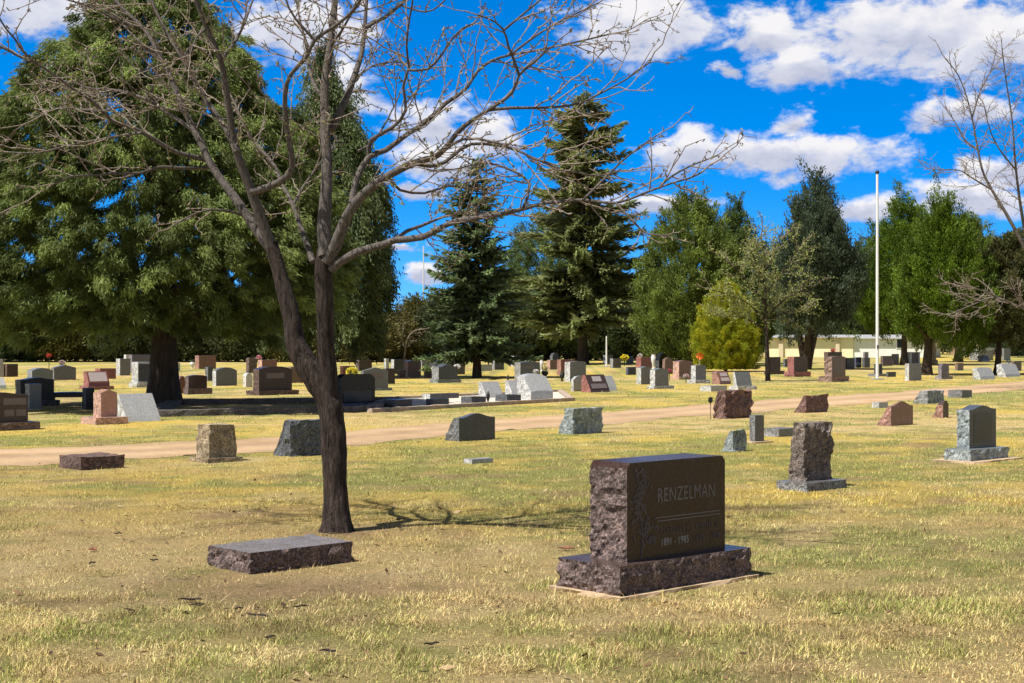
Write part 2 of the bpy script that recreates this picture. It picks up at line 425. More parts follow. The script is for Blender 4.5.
# ---- stones before the track
stone(209, 250, 353, 574.5, 553, 'maroon', 'long low dark granite slab lying flat at the foot of the bare tree', rough='sides', res=5, amp=0.011, name='granite_slab', tmax=0.9, cat='grave slab', freq=15, frontcol='sky_sheen')  # the slab's top colour is lightened to carry a sky reflection
stone(59, 81, 123, 470.5, 457.5, 'darkmaroon', 'low dark maroon block marker lying before the dirt track at far left', rough=True, amp=0.012, res=1.6)
stone(196, 209, 236, 463.5, 425, 'sand', 'brown weathered sandstone marker with rough sides on a thin slab base', base=(189, 208, 243, 459), die=(196, 209, 236, 457.5), rough=True, amp=0.014, res=2, batter=0.06)
stone(272, 290.5, 322, 457, 421, 'charcoal', 'charcoal rough-backed slant stone half hidden behind the bare tree trunk', form='slantb', ft=0.3, rough=True, amp=0.02, res=2)
stone(444, 459, 495, 441.5, 414, 'darkgrey', 'dark grey slant marker with a curved top and polished back beside the track', form='slantb', ft=0.25, top='serp', arch=0.16, res=2)
stone(557, 573, 602.5, 434.5, 409, 'blue', 'blue grey rough slant marker right of the curved dark one by the track', form='slantb', ft=0.5, rw=2.2, rough=True, amp=0.014, res=2)
stone(464, 472, 493, 464, 459.5, 'light', 'small pale flush marker in the grass between tree and monument', res=1.5, amp=0.01)
stone(711, 725, 753, 419, 391, 'wine', 'maroon boulder-like slant stone beside the round black medallion', form='slantb', ft=0.4, rough=True, amp=0.035, res=2, freq=6, frontcol='wine', rw=1.6)
stone(720, 733, 746, 452, 430.5, 'blue', 'small rough blue green stone next to the slim grey post', form='slantb', ft=0.35, rough=True, amp=0.02, res=2, freq=6)
stone(749.5, 755, 764, 443, 415.6, 'midgrey', 'slim square grey post marker on a pale concrete pad', pad=0.10, amp=0.004, res=1.5, tmax=0.3)
stone(764, 779, 797, 437, 429, 'grey', 'low grey curb marker behind the large mottled boulder stone', res=1.5, amp=0.015)
stone(788, 803.6, 835, 492, 423, 'umber', 'tall mottled rough-hewn stone on a grey base right of the family monument', base=(776, 807, 847, 483.5), die=(788, 803.6, 835, 480), rough=True, amp=0.012, res=3.4, batter=0.02, freq=13, form='slantb', ft=.66, rw=2.6, frontcol='umber', bcol='midgrey', th=math.radians(41))
stone(795, 806, 828, 413, 395.5, 'wine', 'rough reddish slant stone standing at the edge of the dirt track', form='slantb', ft=0.3, rough=True, amp=0.02, res=1.6, frontcol='maroon')
stone(877, 891, 913, 426, 401.5, 'rose', 'pinkish brown slant marker with a scalloped top and rough back', form='slantb', ft=0.1, top='serp', arch=0.2, res=1.6)
stone(872, 879, 888, 408, 402.5, 'light', 'little pale grey slab left of the pinkish scalloped marker', amp=0.01, res=1.2)
stone(912, 927.6, 944, 403.7, 391, 'grey', 'grey rough slant stone with dark lichen streaks by the track', form='slantb', ft=0.5, rough=True, amp=0.02, res=1.6)
stone(931.6, 943, 948.6, 418, 400.7, 'rose', 'narrow reddish slant marker with a rounded top near the tall blue monument', form='slantb', ft=0.35, top='round', arch=0.25, res=1.6, frontcol='maroon')
stone(948, 962, 972, 398, 390.5, 'midgrey', 'low two-tone grey block at the track edge right of the streaked stone', res=1.4, amp=0.015)
stone(957, 969.4, 999, 463, 406, 'blue', 'tall blue grey monument with arched top and rock-pitched sides on a pale pad', top='serp', arch=0.09, base=(944, 970.6, 1009, 450.5), die=(957, 969.4, 999, 447.6), panel=[(.16, .84, .12, .82, granite('charcoal', STONE['charcoal'], True))],
      res=3.2, amp=0.018, pad=0.13, name='upright_monument', cat='monument', frontcol='darkgrey', freq=14)

# ---- left part beyond the track
stone(-33, -22, 28, 432, 393, 'maroon', 'wide maroon double monument with two pale name panels at the left edge', base=(-38, -23, 40, 424), die=(-33, -22, 28, 423), top='serp', arch=0.08, res=1.3,
      panel=[(0.52, 0.72, 0.2, 0.42, M_PANEL_DIM), (0.76, 0.96, 0.2, 0.42, M_PANEL_DIM), (0.5, 0.96, 0.58, 0.8, M_PANEL_DIM)])
stone(25, 29.6, 41.5, 410, 384, 'grey', 'narrow grey tablet standing in front of a wide black stone', pad=0.08)
stone(13, 19, 51, 407, 377.5, 'black', 'wide glossy black stone behind the narrow grey tablet', base=(9, 18, 60, 401), top='serp', arch=0.1)
stone(82, 86, 94.5, 410, 388, 'black', 'black block in the shade just left of the pink tablet')
stone(82, 96, 127, 425, 389.5, 'pink', 'salmon pink tablet with a gabled top on a long pink base', base=(81, 96, 128, 418), die=(93.5, 101, 117, 416.5), top='gable', arch=0.12, amp=0.008, res=1.4)
stone(121, 127.5, 161, 422, 394.5, 'light', 'pale grey tilted slab leaning back left of the big juniper trunk', form='slantf', ft=0.12, nose=0.03, tmax=0.7, frontcol='light', res=1.3)
stone(27, 32, 53, 387, 368, 'grey', 'grey stone with a rounded top behind the wide black one', top='arch', arch=0.15)
stone(51, 54, 76, 380.5, 365, 'midgrey', 'mid grey stone with a low gable before the dark tree row', top='gable', arch=0.18, pad=0.15)
stone(-4, -1, 3, 377, 359, 'light', 'light grey tablet cut by the left picture edge')
stone(3.5, 7, 18, 377, 364, 'darkmaroon', 'dark maroon stone in shade second from the left picture edge')
stone(-8, -4, 6.5, 389, 378, 'white', 'small white slant slab low at the left picture edge', form='slantf', ft=0.4, frontcol='white')
stone(80, 89, 112, 390, 371.5, 'red', 'red slant marker with a pale rectangular panel on a red base', base=(79, 88, 114, 386.5), form='slantf', ft=0.5, panel=[(0.08, 0.92, 0.32, 0.92, M_PANEL_PALE)])
stone(95, 100, 116, 379, 368.5, 'red', 'dull red block behind the red slant with a pale panel')
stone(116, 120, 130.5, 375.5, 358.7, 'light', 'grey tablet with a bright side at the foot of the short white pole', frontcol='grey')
stone(124, 126, 131, 369, 354.6, 'white', 'small white stone peeking over the grey tablet by the short pole')
stone(129, 132, 152, 373, 354.8, 'purple', 'broad purplish grey stone left of the big juniper trunk')
stone(128.6, 138, 152, 387.5, 362, 'light', 'pale rock-sided stone framing a dark panel beside the juniper trunk', base=(128.6, 137, 154, 382.5), die=(132, 138, 151, 382), panel=[(0.04, 0.93, 0.05, 0.9, granite('charcoal', STONE['charcoal'], True))], frontcol='light')
stone(172, 179, 186, 393.5, 376, 'rose', 'curved reddish stone partly hidden by the right side of the juniper trunk', top='round', arch=0.3)
stone(184, 188, 207, 394.5, 375, 'maroon', 'dark maroon arched stone on a long rough base right of the juniper trunk', base=(183, 188, 212, 388.5), die=(185, 188.5, 207, 388), top='arch', arch=0.1)
stone(195, 199, 216, 369, 355.5, 'rose', 'tan and rust coloured block high up against the dark hedge', frontcol='rose')
stone(205, 208, 213, 381, 367, 'darkgrey', 'thin dark grey stone squeezed left of a grey arched one')
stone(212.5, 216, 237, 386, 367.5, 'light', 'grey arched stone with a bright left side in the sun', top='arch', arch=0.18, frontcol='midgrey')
stone(175, 177, 180, 371, 363, 'white', 'tiny white post stone just right of the juniper trunk')
stone(243, 246, 252.5, 387, 373, 'white', 'squat white stump-like marker left of the big dark monument with a plaque', top='round', arch=0.2)
stone(246, 249, 257, 373, 358, 'maroon', 'tall notched maroon stone behind the white stump marker', rough=True, amp=0.02)
stone(258, 262, 277, 375, 359.8, 'pink', 'sunlit pinkish block behind the dark monument with a plaque', frontcol='rose')
stone(247, 259, 299, 395.5, 366.5, 'darkmaroon', 'dark maroon arched monument with a small grey plaque on its front', base=(246, 259, 299, 391), die=(253, 259, 292, 390.6), top='arch', arch=0.12, res=1.4, frontcol='darkmaroon',
      panel=[(0.22, 0.76, 0.5, 0.72, M_PANEL_DIM)])
stone(288, 291, 306, 383, 367, 'brown', 'brown block half hidden behind the bare tree and the plaque monument')
stone(335, 341, 375, 408, 374.4, 'black', 'glossy black stone with rounded corners just right of the bare tree', panel=[(.08, .92, .04, .42, granite('charcoal', STONE['charcoal'], True))], base=(332, 340, 380, 403.5), die=(335, 341, 375, 403.5), crn=0.10, res=1.5, bcol='navy')
stone(340, 343, 355, 379, 366, 'red', 'reddish stone behind the black one with yellow flowers')
stone(356, 359, 372, 371, 360, 'maroon', 'small maroon stone with a bright left side before the hedge')
stone(358, 361, 387, 391, 367.5, 'grey', 'wide grey stone with a low gable behind the glossy black one', panel=[(.2, .8, .45, .75, M_PANEL_DIM)], base=(357, 361, 392, 388.5), top='gable', arch=0.16)
stone(383, 386, 395, 384, 368.5, 'darkmaroon', 'dark maroon stone right behind the wide grey gabled one')
stone(384, 386, 389, 370, 358.5, 'light', 'slim pale post stone near the hedge left of centre')
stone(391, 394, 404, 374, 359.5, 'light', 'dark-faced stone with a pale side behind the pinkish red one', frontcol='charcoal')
stone(397, 400, 405.5, 378, 370, 'brown', 'small brown block leaning on the left of the pinkish red stone')
stone(403.5, 408, 421, 377, 360.4, 'pink', 'pinkish red upright stone left of the pale arched monument', top='arch', arch=0.06, frontcol='rose')
stone(420, 422, 430, 366.5, 359, 'grey', 'small grey stone at the foot of the tall thin pole')
stone(424, 426, 432.5, 377.5, 370.5, 'brown', 'little brown block left of the arched stone with white flowers')
stone(430, 436, 451.5, 370, 359, 'black', 'black arched stone behind the grey one with white flowers', top='arch', arch=0.3)
stone(430, 438, 461, 383, 364, 'grey', 'grey arched monument flanked by bunches of white flowers', base=(429, 438, 461, 379.5), die=(432, 438.7, 457.6, 379.5), top='serp', arch=0.2, frontcol='darkgrey')
stone(452, 455, 465, 374.5, 361, 'darkgrey', 'dark grey stone at the foot of the short white pole near the left spruce')
# curbed plot in the middle
stone(383, 394.6, 412, 409, 400, 'charcoal', 'leftmost low dark block inside the curbed gravel plot', amp=0.012)
stone(426, 433, 449, 407, 399, 'charcoal', 'second low dark block in the curbed plot, before a long pale slab', amp=0.012)
stone(422, 430, 459, 400, 394, 'light', 'long pale ledger slab lying behind the low blocks of the curbed plot', amp=0.006, frontcol='darkgrey')
stone(461, 471.5, 486, 405, 397, 'charcoal', 'third low dark block in the curbed plot, beside the little black vase', amp=0.012)
stone(484, 487, 504, 399, 382, 'light', 'bluish white slanted slab above the fourth low block of the plot', form='slantf', ft=0.3, nose=0.05, frontcol='light')
stone(495.5, 507, 521, 402.6, 395, 'charcoal', 'fourth low dark block in the curbed plot, right of the black vase', amp=0.012)
stone(511, 513, 528, 396, 380.5, 'light', 'smaller white slanted slab between two others in the curbed plot', form='slantf', ft=0.3, nose=0.05, frontcol='light')
stone(528, 531, 553, 401, 374, 'light', 'largest pale arched slab on a dark nose at the right end of the curbed plot', form='slantf', ft=0.4, nose=0.34, top='arch', arch=0.12, frontcol='light', res=1.4)
stone(514.5, 520.4, 540, 380.5, 361.4, 'grey', 'large mid grey stone behind the pale slabs with a white flower', panel=[(.25, .75, .6, .78, M_PANEL_DIM)], top='gable', arch=0.06, frontcol='midgrey')
stone(491, 494.6, 504, 369.8, 356, 'grey', 'grey upright stone just right of the left spruce trunk', top='gable', arch=0.06, frontcol='darkgrey')
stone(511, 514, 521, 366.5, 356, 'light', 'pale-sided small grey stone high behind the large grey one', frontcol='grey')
stone(478, 481, 492, 371, 364.5, 'light', 'low whitish marker between the left spruce and a grey stone')
# centre
stone(547, 550, 557, 369.5, 360, 'pink', 'pinkish block below a small dark arched stone in the centre', frontcol='rose')
stone(550, 552.5, 559, 363, 352.8, 'darkgrey', 'small dark arched stone peeking over the pinkish block', top='round', arch=0.3)
stone(557, 561, 574, 375.5, 359.5, 'rose', 'rusty brown stone behind the tall grey one near the centre spruce', frontcol='red')
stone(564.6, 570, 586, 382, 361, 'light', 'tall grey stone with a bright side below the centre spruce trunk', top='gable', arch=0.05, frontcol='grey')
stone(571, 573.5, 586.6, 391.5, 376, 'light', 'pale round-topped tablet left of the maroon slant with name panels', top='round', arch=0.25, frontcol='light', tmax=0.16)
stone(587, 591, 610, 392.5, 375, 'red', 'maroon slant marker with two pale panels beside a white slab', form='slantf', ft=0.35, nose=0.08, panel=[(0.3, 0.75, 0.62, 0.9, M_PANEL_PALE), (0.12, 0.9, 0.22, 0.48, M_PANEL_DIM)], frontcol='maroon')
stone(606, 608, 617.5, 391, 376, 'light', 'whitish leaning slab right behind the maroon slant marker', form='slantf', ft=0.35, nose=0.05, frontcol='light')
stone(603, 606.5, 613, 364.5, 355, 'grey', 'pale grey stone behind the white pole right of the centre spruce')
stone(610, 613, 621, 368, 358.5, 'grey', 'greenish grey stone right of the white pole by the centre spruce', frontcol='midgrey')
stone(626, 628, 633.5, 363.5, 356, 'midgrey', 'small grey stone beside the yellow flowers')
stone(626, 628, 636, 375, 367, 'navy', 'small dark navy stone on its own left of two grey tablets')
stone(636, 641, 652, 368, 357, 'red', 'red granite stone with pale flowers on top', frontcol='red')
stone(655, 659, 668, 372, 353, 'black', 'black leaning stone with a curved top behind the twin grey tablets', top='round', arch=0.4)
stone(662.5, 665, 673, 374, 357.5, 'brown', 'brown stone with an arched grey cap left of the large pink one', top='arch', arch=0.15)
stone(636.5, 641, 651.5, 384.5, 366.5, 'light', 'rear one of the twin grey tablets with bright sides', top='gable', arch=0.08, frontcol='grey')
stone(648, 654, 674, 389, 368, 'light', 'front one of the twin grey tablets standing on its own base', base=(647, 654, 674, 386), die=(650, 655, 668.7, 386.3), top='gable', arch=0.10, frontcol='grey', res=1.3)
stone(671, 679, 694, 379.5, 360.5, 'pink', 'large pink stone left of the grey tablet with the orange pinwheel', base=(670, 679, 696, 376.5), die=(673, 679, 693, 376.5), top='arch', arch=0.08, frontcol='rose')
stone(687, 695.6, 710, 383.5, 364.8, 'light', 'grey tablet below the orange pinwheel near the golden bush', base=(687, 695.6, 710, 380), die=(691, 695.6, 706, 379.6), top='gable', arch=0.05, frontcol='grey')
stone(716, 720, 731, 384.5, 371, 'rose', 'small pink slant marker with pale panels before the golden bush', form='slantf', ft=0.5, nose=0.2, top='arch', arch=0.1, frontcol='rose', panel=[(0.2, 0.9, 0.25, 0.5, M_PANEL_PALE), (0.25, 0.85, 0.6, 0.85, M_PANEL_PALE)])
stone(730, 738, 757, 390, 372, 'light', 'wide pale green-grey tilted slab on a base before the golden bush', base=(729, 738, 757, 386), die=(731, 735, 752, 386), form='slantf', ft=0.4, nose=0.05, frontcol='grey', th=math.radians(35))
stone(700, 711, 727, 391.5, 386, 'light', 'flat blue-grey slab flush with the grass left of the wide tilted slab', amp=0.004)
# right part
stone(766, 769, 780.5, 374.5, 357, 'darkmaroon', 'dark brown stone behind the leafless sapling trunk', base=(764, 769, 785, 371), die=(767, 769.5, 780.5, 371))
stone(783, 785, 789.5, 367, 359, 'darkgrey', 'small dark stone between the dark brown and maroon ones')
stone(785, 794, 811, 377, 356.7, 'red', 'red-brown stone on a matching base under the many-stemmed juniper', base=(784, 794, 811, 371.8), die=(787.5, 794, 807.5, 371.6), frontcol='maroon')
stone(819, 832, 848, 382, 356, 'brown', 'large rough-sided brown monument with an arched top left of the flagpole', base=(818, 832, 849, 376.5), die=(824.3, 832, 845.5, 376.5), panel=[(.14, .86, .2, .86, M_PANEL_DIM)], top='arch', arch=0.06, res=1.4, frontcol='brown', amp=0.04)
stone(824, 828, 842, 361, 352, 'darkmaroon', 'dark red stone peeking over the rough-sided brown monument')
stone(845, 847, 854.5, 369, 358, 'black', 'leftmost black stone of the shaded row left of the flagpole')
stone(854, 856, 861.5, 367.8, 357.3, 'navy', 'middle dark stone of the shaded row left of the flagpole')
stone(862, 864.5, 870, 367.8, 357.8, 'charcoal', 'right dark stone of the shaded row just left of the flagpole')
stone(863, 864.5, 868.5, 361, 352, 'grey', 'grey stone standing tall behind the shaded dark row')
stone(869, 876, 886, 376.5, 364, 'black', 'black stone right behind the flagpole on a grey base', base=(868, 876, 887, 374), die=(874, 877, 884.5, 373.6), bcol='midgrey')
stone(886.5, 888, 896, 377, 372, 'charcoal', 'low dark block right of the flagpole')
stone(880.5, 883, 892.5, 366, 356, 'maroon', 'reddish dark stone in the juniper shade right of the flagpole')
stone(891.5, 893.5, 899, 364.5, 354, 'brown', 'small greyish brown stone under the right junipers')
stone(906, 910, 920, 365, 352, 'white', 'white stone framing a grey panel before the white building', panel=[(0.18, 0.85, 0.05, 0.92, M_PANEL_DIM)], frontcol='white')
stone(905, 909, 921.5, 381, 363.6, 'light', 'blue grey tablet with a bright edge left of the thick juniper trunk', frontcol='grey', pad=0.10)
stone(936, 941.5, 953, 379.2, 363.5, 'purple', 'mauve stone with a curved shoulder right of the thick juniper trunk', base=(935, 941.5, 953, 376.6), die=(938, 941.5, 949, 376.6), top='round', arch=0.2)
stone(955, 957.5, 963.5, 370.5, 363, 'brown', 'small brown block alone in the shade of the right junipers')
stone(978, 981, 995.5, 379.5, 367.6, 'light', 'pale grey slant marker left of the rightmost juniper trunk', form='slantf', ft=0.4, nose=0.1, top='arch', arch=0.08, frontcol='light')
stone(1003, 1006, 1020.6, 377, 363.5, 'light', 'whitish tilted slab carrying a small white figure at the right edge', form='slantf', ft=0.4, nose=0.1, top='arch', arch=0.1, frontcol='light')
stone(980, 982, 990, 361.5, 355.5, 'midgrey', 'little dark slant stone before the large grey tomb', form='slantf', ft=0.4)
stone(1002, 1004, 1010.5, 360.5, 348.3, 'midgrey', 'tall dark grey stone right of the large grey tomb')
stone(1012, 1014, 1021.5, 371, 361, 'maroon', 'dark maroon stone behind the whitish slab at the right edge')

# ---- large grey tomb
C, L, T, d = solve(971, 978, 994, 360.5, math.radians(30))
T = min(max(T, 1.0), 1.6)
ctr = C + np.array([math.cos(.52) * L / 2 - math.sin(.52) * T / 2, math.sin(.52) * L / 2 + math.cos(.52) * T / 2, 0])
t = empty('stone_tomb', ctr, math.radians(30)); tag(t, 'large pale grey box tomb with an overhanging lid under the right junipers', 'tomb')
hh = 12.5 / F * d
m = MB(); pos, q, mi = box_grid(L * .95, T * .93, hh * .8, 6, 4, 4, amp=0, mats=(0,) * 5); m.add(pos, q); m.build('chest', granite('grey', STONE['grey'], False), t)
m = MB(); pos, q, mi = box_grid(L * 1.04, T * 1.05, hh * .2, 6, 4, 2, amp=0, mats=(0,) * 5); m.add(pos + [0, 0, hh * .8], q); m.build('lid', granite('light', STONE['light'], False), t)

# ---- slender tan monument with a cross
d = dist(365); c = G(934, 365); w = 5.0 / F * d
t = empty('cross_monument', c, TH); tag(t, 'slender weathered tan stone column topped by a cross between the right junipers', 'monument', GROUP_H)
M_TAN = granite('sand', STONE['sand'], False)
for nm, (lo, hi) in {'base': ((-w * .6, -w * .5, 0), (w * .6, w * .5, .35)), 'shaft': ((-w * .34, -w * .3, .35), (w * .34, w * .3, 1.25))}.items():
    m = MB(); m.box(lo, hi); m.build(nm, M_TAN, t)
m = MB(); m.box((-.09, -.07, 1.25), (.09, .07, 1.9)); m.box((-.3, -.065, 1.5), (.3, .065, 1.66)); m.build('cross', M_TAN, t)

# ---- shaded black bench left of the pink tablet
d = dist(406); a, b_ = G(55, 406), G(84, 404)
t = empty('granite_bench', (a + b_) / 2, math.radians(15)); tag(t, 'low black granite bench in the shade between black stones', 'bench')
w = np.linalg.norm(b_ - a); mb_ = granite('black', STONE['black'], True)
m = MB(); pos, q, mi = box_grid(w, .45, .13, 8, 4, 2, top='arch', arch=.2, amp=0, mats=(0,) * 5); m.add(pos + [0, 0, .2], q); m.build('seat', mb_, t)
for s in (-1, 1):
    m = MB(); pos, q, mi = box_grid(.2, .36, .21, 2, 2, 2, amp=0, mats=(0,) * 5); m.add(pos + [s * w * .36, 0, 0], q); m.build('leg', mb_, t)

# ---- curbs of the two plots
def curb(name, pix, label, wid, ht, mat, grav=None):
    g = [G(x, y) for x, y in pix]; c = sum(g) / len(g)
    t = empty(name, (c[0], c[1], 0)); tag(t, label, 'plot curb', 'stone curbs round the family plots')
    n = len(g)
    for i in range(n):
        a, b = g[i] - c, g[(i + 1) % n] - c
        L = np.linalg.norm(b - a); ang = math.atan2(b[1] - a[1], b[0] - a[0]); mid = (a + b) / 2
        pos, q, mi = box_grid(L - wid * 1.02 if i % 2 else L + wid, wid, ht, int(L / .15) + 2, 2, 2, rock=(1, 1, 1, 1, .6), amp=0.018, freq=6, seed=i + int(wid * 100), mats=(0,) * 5)
        m = MB(); m.add(pos, q); o = m.build('curb_rail', mat, t); o.location = mid; o.rotation_euler = (0, 0, ang)
    if grav:
        m = MB(); poly = [(p - c) * 0.985 for p in g]; m.add([(p[0], p[1], .03) for p in poly], [(0, 1, 2, 3)]); m.build('gravel_bed', grav, t)
    return t
M_CURB = granite('shaded_curbstone', (0.05, 0.042, 0.036), False)  # the big juniper's shade is put into this dark curb colour
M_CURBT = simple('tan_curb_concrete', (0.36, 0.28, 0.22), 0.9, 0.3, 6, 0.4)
M_GRAVEL = simple('pale_gravel', (0.55, 0.5, 0.42), 0.95, 0.35, 40, 0.6)
curb('plot_curb', [(146, 417), (372, 411.5), (392, 402), (176, 405)], 'rough stone curb, coloured dark for shade, of the plot under the big juniper', .30, .14, M_CURB)
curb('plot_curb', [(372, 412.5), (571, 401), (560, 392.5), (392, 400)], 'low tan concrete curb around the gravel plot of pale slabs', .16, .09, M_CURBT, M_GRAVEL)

# ---- white building pieces etc.
# ================================================================== GROUND, TRACK, GRASS
near_px = [(-300, 486), (-90, 473.5), (0, 467), (130, 460), (250, 454), (370, 443.5), (490, 432.5), (610, 424), (700, 415.5), (760, 411.5), (890, 402), (1024, 389), (1120, 382.5), (1300, 373)]
far_px = [(-300, 461), (-90, 452.5), (0, 449), (130, 445.5), (250, 438.5), (370, 429.5), (490, 420.5), (610, 411.5), (700, 405), (760, 400.5), (890, 392.3), (1024, 381.5), (1120, 377), (1300, 369)]
NEAR = np.array([G(x, y) for x, y in near_px]); FAR = np.array([G(x, y) for x, y in far_px])

def on_track(x, y, m=0.0):
    # between the two edges, measured along the depth axis at the same x
    return (y > np.interp(x, NEAR[:, 0], NEAR[:, 1]) - m) & (y < np.interp(x, FAR[:, 0], FAR[:, 1]) + m)

STRAW = np.array([0.66, 0.52, 0.27]); GOLD = np.array([0.72, 0.55, 0.13]); GREEN = np.array([0.25, 0.33, 0.085]); OLIVE = np.array([0.46, 0.43, 0.16]); BROWN = np.array([0.36, 0.255, 0.16]); PALE = np.array([0.72, 0.60, 0.36])

def bump2(x, y, px, py, rx, ry):
    c = G(px, py); return np.exp(-(((x - c[0]) / rx) ** 2 + ((y - c[1]) / ry) ** 2))

def grass_col(x, y):
    """colour of the turf itself at a ground point: straw, gold, green and bare thatch in patches"""
    p = np.stack([x, y, np.zeros_like(x)], 1)
    a = fbm(p * 0.28, 1, 4); b = fbm(p * 0.9 + 5, 2, 4); c = fbm(p * 2.3 + 9, 3, 3); e = fbm(p * 0.13 + 3, 4, 3)
    g = np.clip((0.22 * a + 0.40 * b + 0.38 * fbm(p * 4.0 + 13, 12, 3) - 0.50) * 8.5 + 0.38, 0, 1)
    g = np.clip(g * .9 + 0.32 * bump2(x, y, 470, 495, 2.2, 3.2) + 0.3 * bump2(x, y, 860, 585, 1.5, 0.8) + 0.3 * bump2(x, y, 470, 452, 5, 1.6) + 0.2 * bump2(x, y, 850, 455, 3, 2.5)
                + 0.2 * bump2(x, y, 620, 650, 1.6, .5) + 0.2 * bump2(x, y, 60, 640, 1, .6) + 0.5 * bump2(x, y, 990, 395, 9, 5) + .55 * bump2(x, y, 880, 562, 2.2, .35) + .5 * bump2(x, y, 250, 440, 4, 1.2) - 0.55 * bump2(x, y, 250, 530, 2.2, 1.7) - 0.4 * bump2(x, y, 820, 640, 1.0, .7) - 0.5 * bump2(x, y, 840, 497, 2.6, 1.0), 0, 1)
    go = np.clip((e - 0.44) * 6, 0, 1) * 0.8 + .16 * np.clip((y - 13) / 10, 0, 1) + 0.9 * bump2(x, y, 830, 497, 3.2, 1.1) + 0.5 * bump2(x, y, 90, 480, 3, 1.6); go = np.clip(go, 0, 1)
    br = np.clip((c - 0.57) * 8, 0, 1) * np.clip((b - 0.40) * 5, 0, 1) * 0.8
    br = np.clip(br + 0.6 * bump2(x, y, 340, 590, 1.0, .6) + 0.35 * bump2(x, y, 250, 512, 1.4, .7) + .9 * bump2(x, y, 337, 534, .45, .4) + .5 * bump2(x, y, 240, 590, .9, .5), 0, 0.92)
    dry = STRAW[None] * (1 - go[:, None]) + GOLD[None] * go[:, None]
    pal = np.clip((fbm(p * 1.7 + 31, 8, 3) - .55) * 6, 0, 1)[:, None] * .6
    dry = dry * (1 - pal) + PALE * pal
    gr = OLIVE[None] * (1 - g[:, None]) + GREEN[None] * g[:, None]
    w = np.clip(g * 1.1, 0, .88)[:, None]
    col = dry * (1 - w) + gr * w
    return col * (1 - br[:, None]) + BROWN[None] * br[:, None], g, br

def ground_mat():
    m, nt, b = nmat('turf_soil'); L = nt.links.new
    at = nd(nt, 'ShaderNodeAttribute', attribute_name='tint'); tc = nd(nt, 'ShaderNodeTexCoord')
    n = nd(nt, 'ShaderNodeTexNoise', Scale=3.0, Detail=8.0, Roughness=0.75); L(tc.outputs['Object'], n.inputs['Vector'])
    n2 = nd(nt, 'ShaderNodeTexNoise', Scale=38.0, Detail=6.0, Roughness=0.8); L(tc.outputs['Object'], n2.inputs['Vector'])
    r = ramp(nt, [(0.30, (0.62, 0.66, 0.52)), (0.5, (0.95, 0.94, 0.9)), (0.72, (1.12, 1.05, 0.95))]); L(n.outputs['Fac'], r.inputs['Fac'])
    r2 = ramp(nt, [(0.32, (0.35, 0.32, 0.28)), (0.5, (.95, .93, .90)), (0.68, (1.45, 1.40, 1.32))]); L(n2.outputs['Fac'], r2.inputs['Fac'])
    m1 = nd(nt, 'ShaderNodeMix', data_type='RGBA', blend_type='MULTIPLY'); m1.inputs[0].default_value = 1; L(at.outputs['Color'], m1.inputs[6]); L(r.outputs['Color'], m1.inputs[7])
    m2 = nd(nt, 'ShaderNodeMix', data_type='RGBA', blend_type='MULTIPLY'); m2.inputs[0].default_value = 1; L(m1.outputs[2], m2.inputs[6]); L(r2.outputs['Color'], m2.inputs[7])
    L(m2.outputs[2], b.inputs['Base Color']); b.inputs['Roughness'].default_value = 0.95; b.inputs['Specular IOR Level'].default_value = 0.1
    bp = nd(nt, 'ShaderNodeBump', Strength=0.7, Distance=0.05); L(n2.outputs['Fac'], bp.inputs['Height']); L(bp.outputs['Normal'], b.inputs['Normal'])
    return m

gx = np.concatenate([-np.geomspace(30, 4000, 26)[::-1], np.arange(-29.5, 29.6, 0.3), np.geomspace(30, 4000, 26)])
gy = np.concatenate([-np.geomspace(1, 4000, 22)[::-1], np.arange(0, 5, 1.0), np.arange(5, 62, 0.3), np.geomspace(62.5, 4000, 40)])
X, Y = np.meshgrid(gx, gy); gcol, _, _ = grass_col(X.ravel(), Y.ravel())
tr = on_track(X.ravel(), Y.ravel(), -0.3)
far_ = np.clip((Y.ravel() - 14) / 14, 0, 1)[:, None]; gcol = gcol * (.45 + .28 * far_) + np.array([.15, .11, .06]) * (.55 - .28 * far_)
gm = MB(); nx = len(gx)
i = np.arange(len(gy) - 1)[:, None] * nx; j = np.arange(nx - 1)[None, :]
gm.add(np.stack([X.ravel(), Y.ravel(), np.zeros(X.size)], 1), np.stack([i + j, i + j + 1, i + nx + j + 1, i + nx + j], -1).reshape(-1, 4), col=gcol)
tag(gm.build('ground', ground_mat()), kind='structure')

# dirt track: a sheet with a ragged edge lying just above the turf soil
s = np.linspace(0, 1, 420); tn = np.linspace(0, 1, len(NEAR))
def along(E): return np.stack([np.interp(s, tn, E[:, k]) for k in range(3)], 1)
ne, fe = along(NEAR), along(FAR); rows = []
for kk in range(13):
    w = kk / 12; r_ = ne * (1 - w) + fe * w
    if kk in (0, 12): r_[:, 1] += (fbm(r_ * 0.9, 40 + kk, 4) - 0.5) * 1.6 * (1 if kk else 1)
    r_[:, 2] = 0.004 + 0.02 * math.sin(math.pi * w) * 0.5; rows.append(r_)
wear = np.array([.86, .92, 1.02, 1.1, 1.08, .93, .86, .92, 1.06, 1.1, 1.04, .93, .86]); V = np.stack(rows, 0); m = MB(); ns = len(s)
wob = fbm(V.reshape(-1, 3) * .35 + 50, 51, 3) - .5; wcol = np.repeat(wear, ns)[:, None] * (1 + .35 * wob[:, None]) * np.ones(3)
i = np.arange(12)[:, None] * ns; j = np.arange(ns - 1)[None, :]
m.add(V.reshape(-1, 3), np.stack([i + j, i + j + 1, i + ns + j + 1, i + ns + j], -1).reshape(-1, 4), col=wcol)
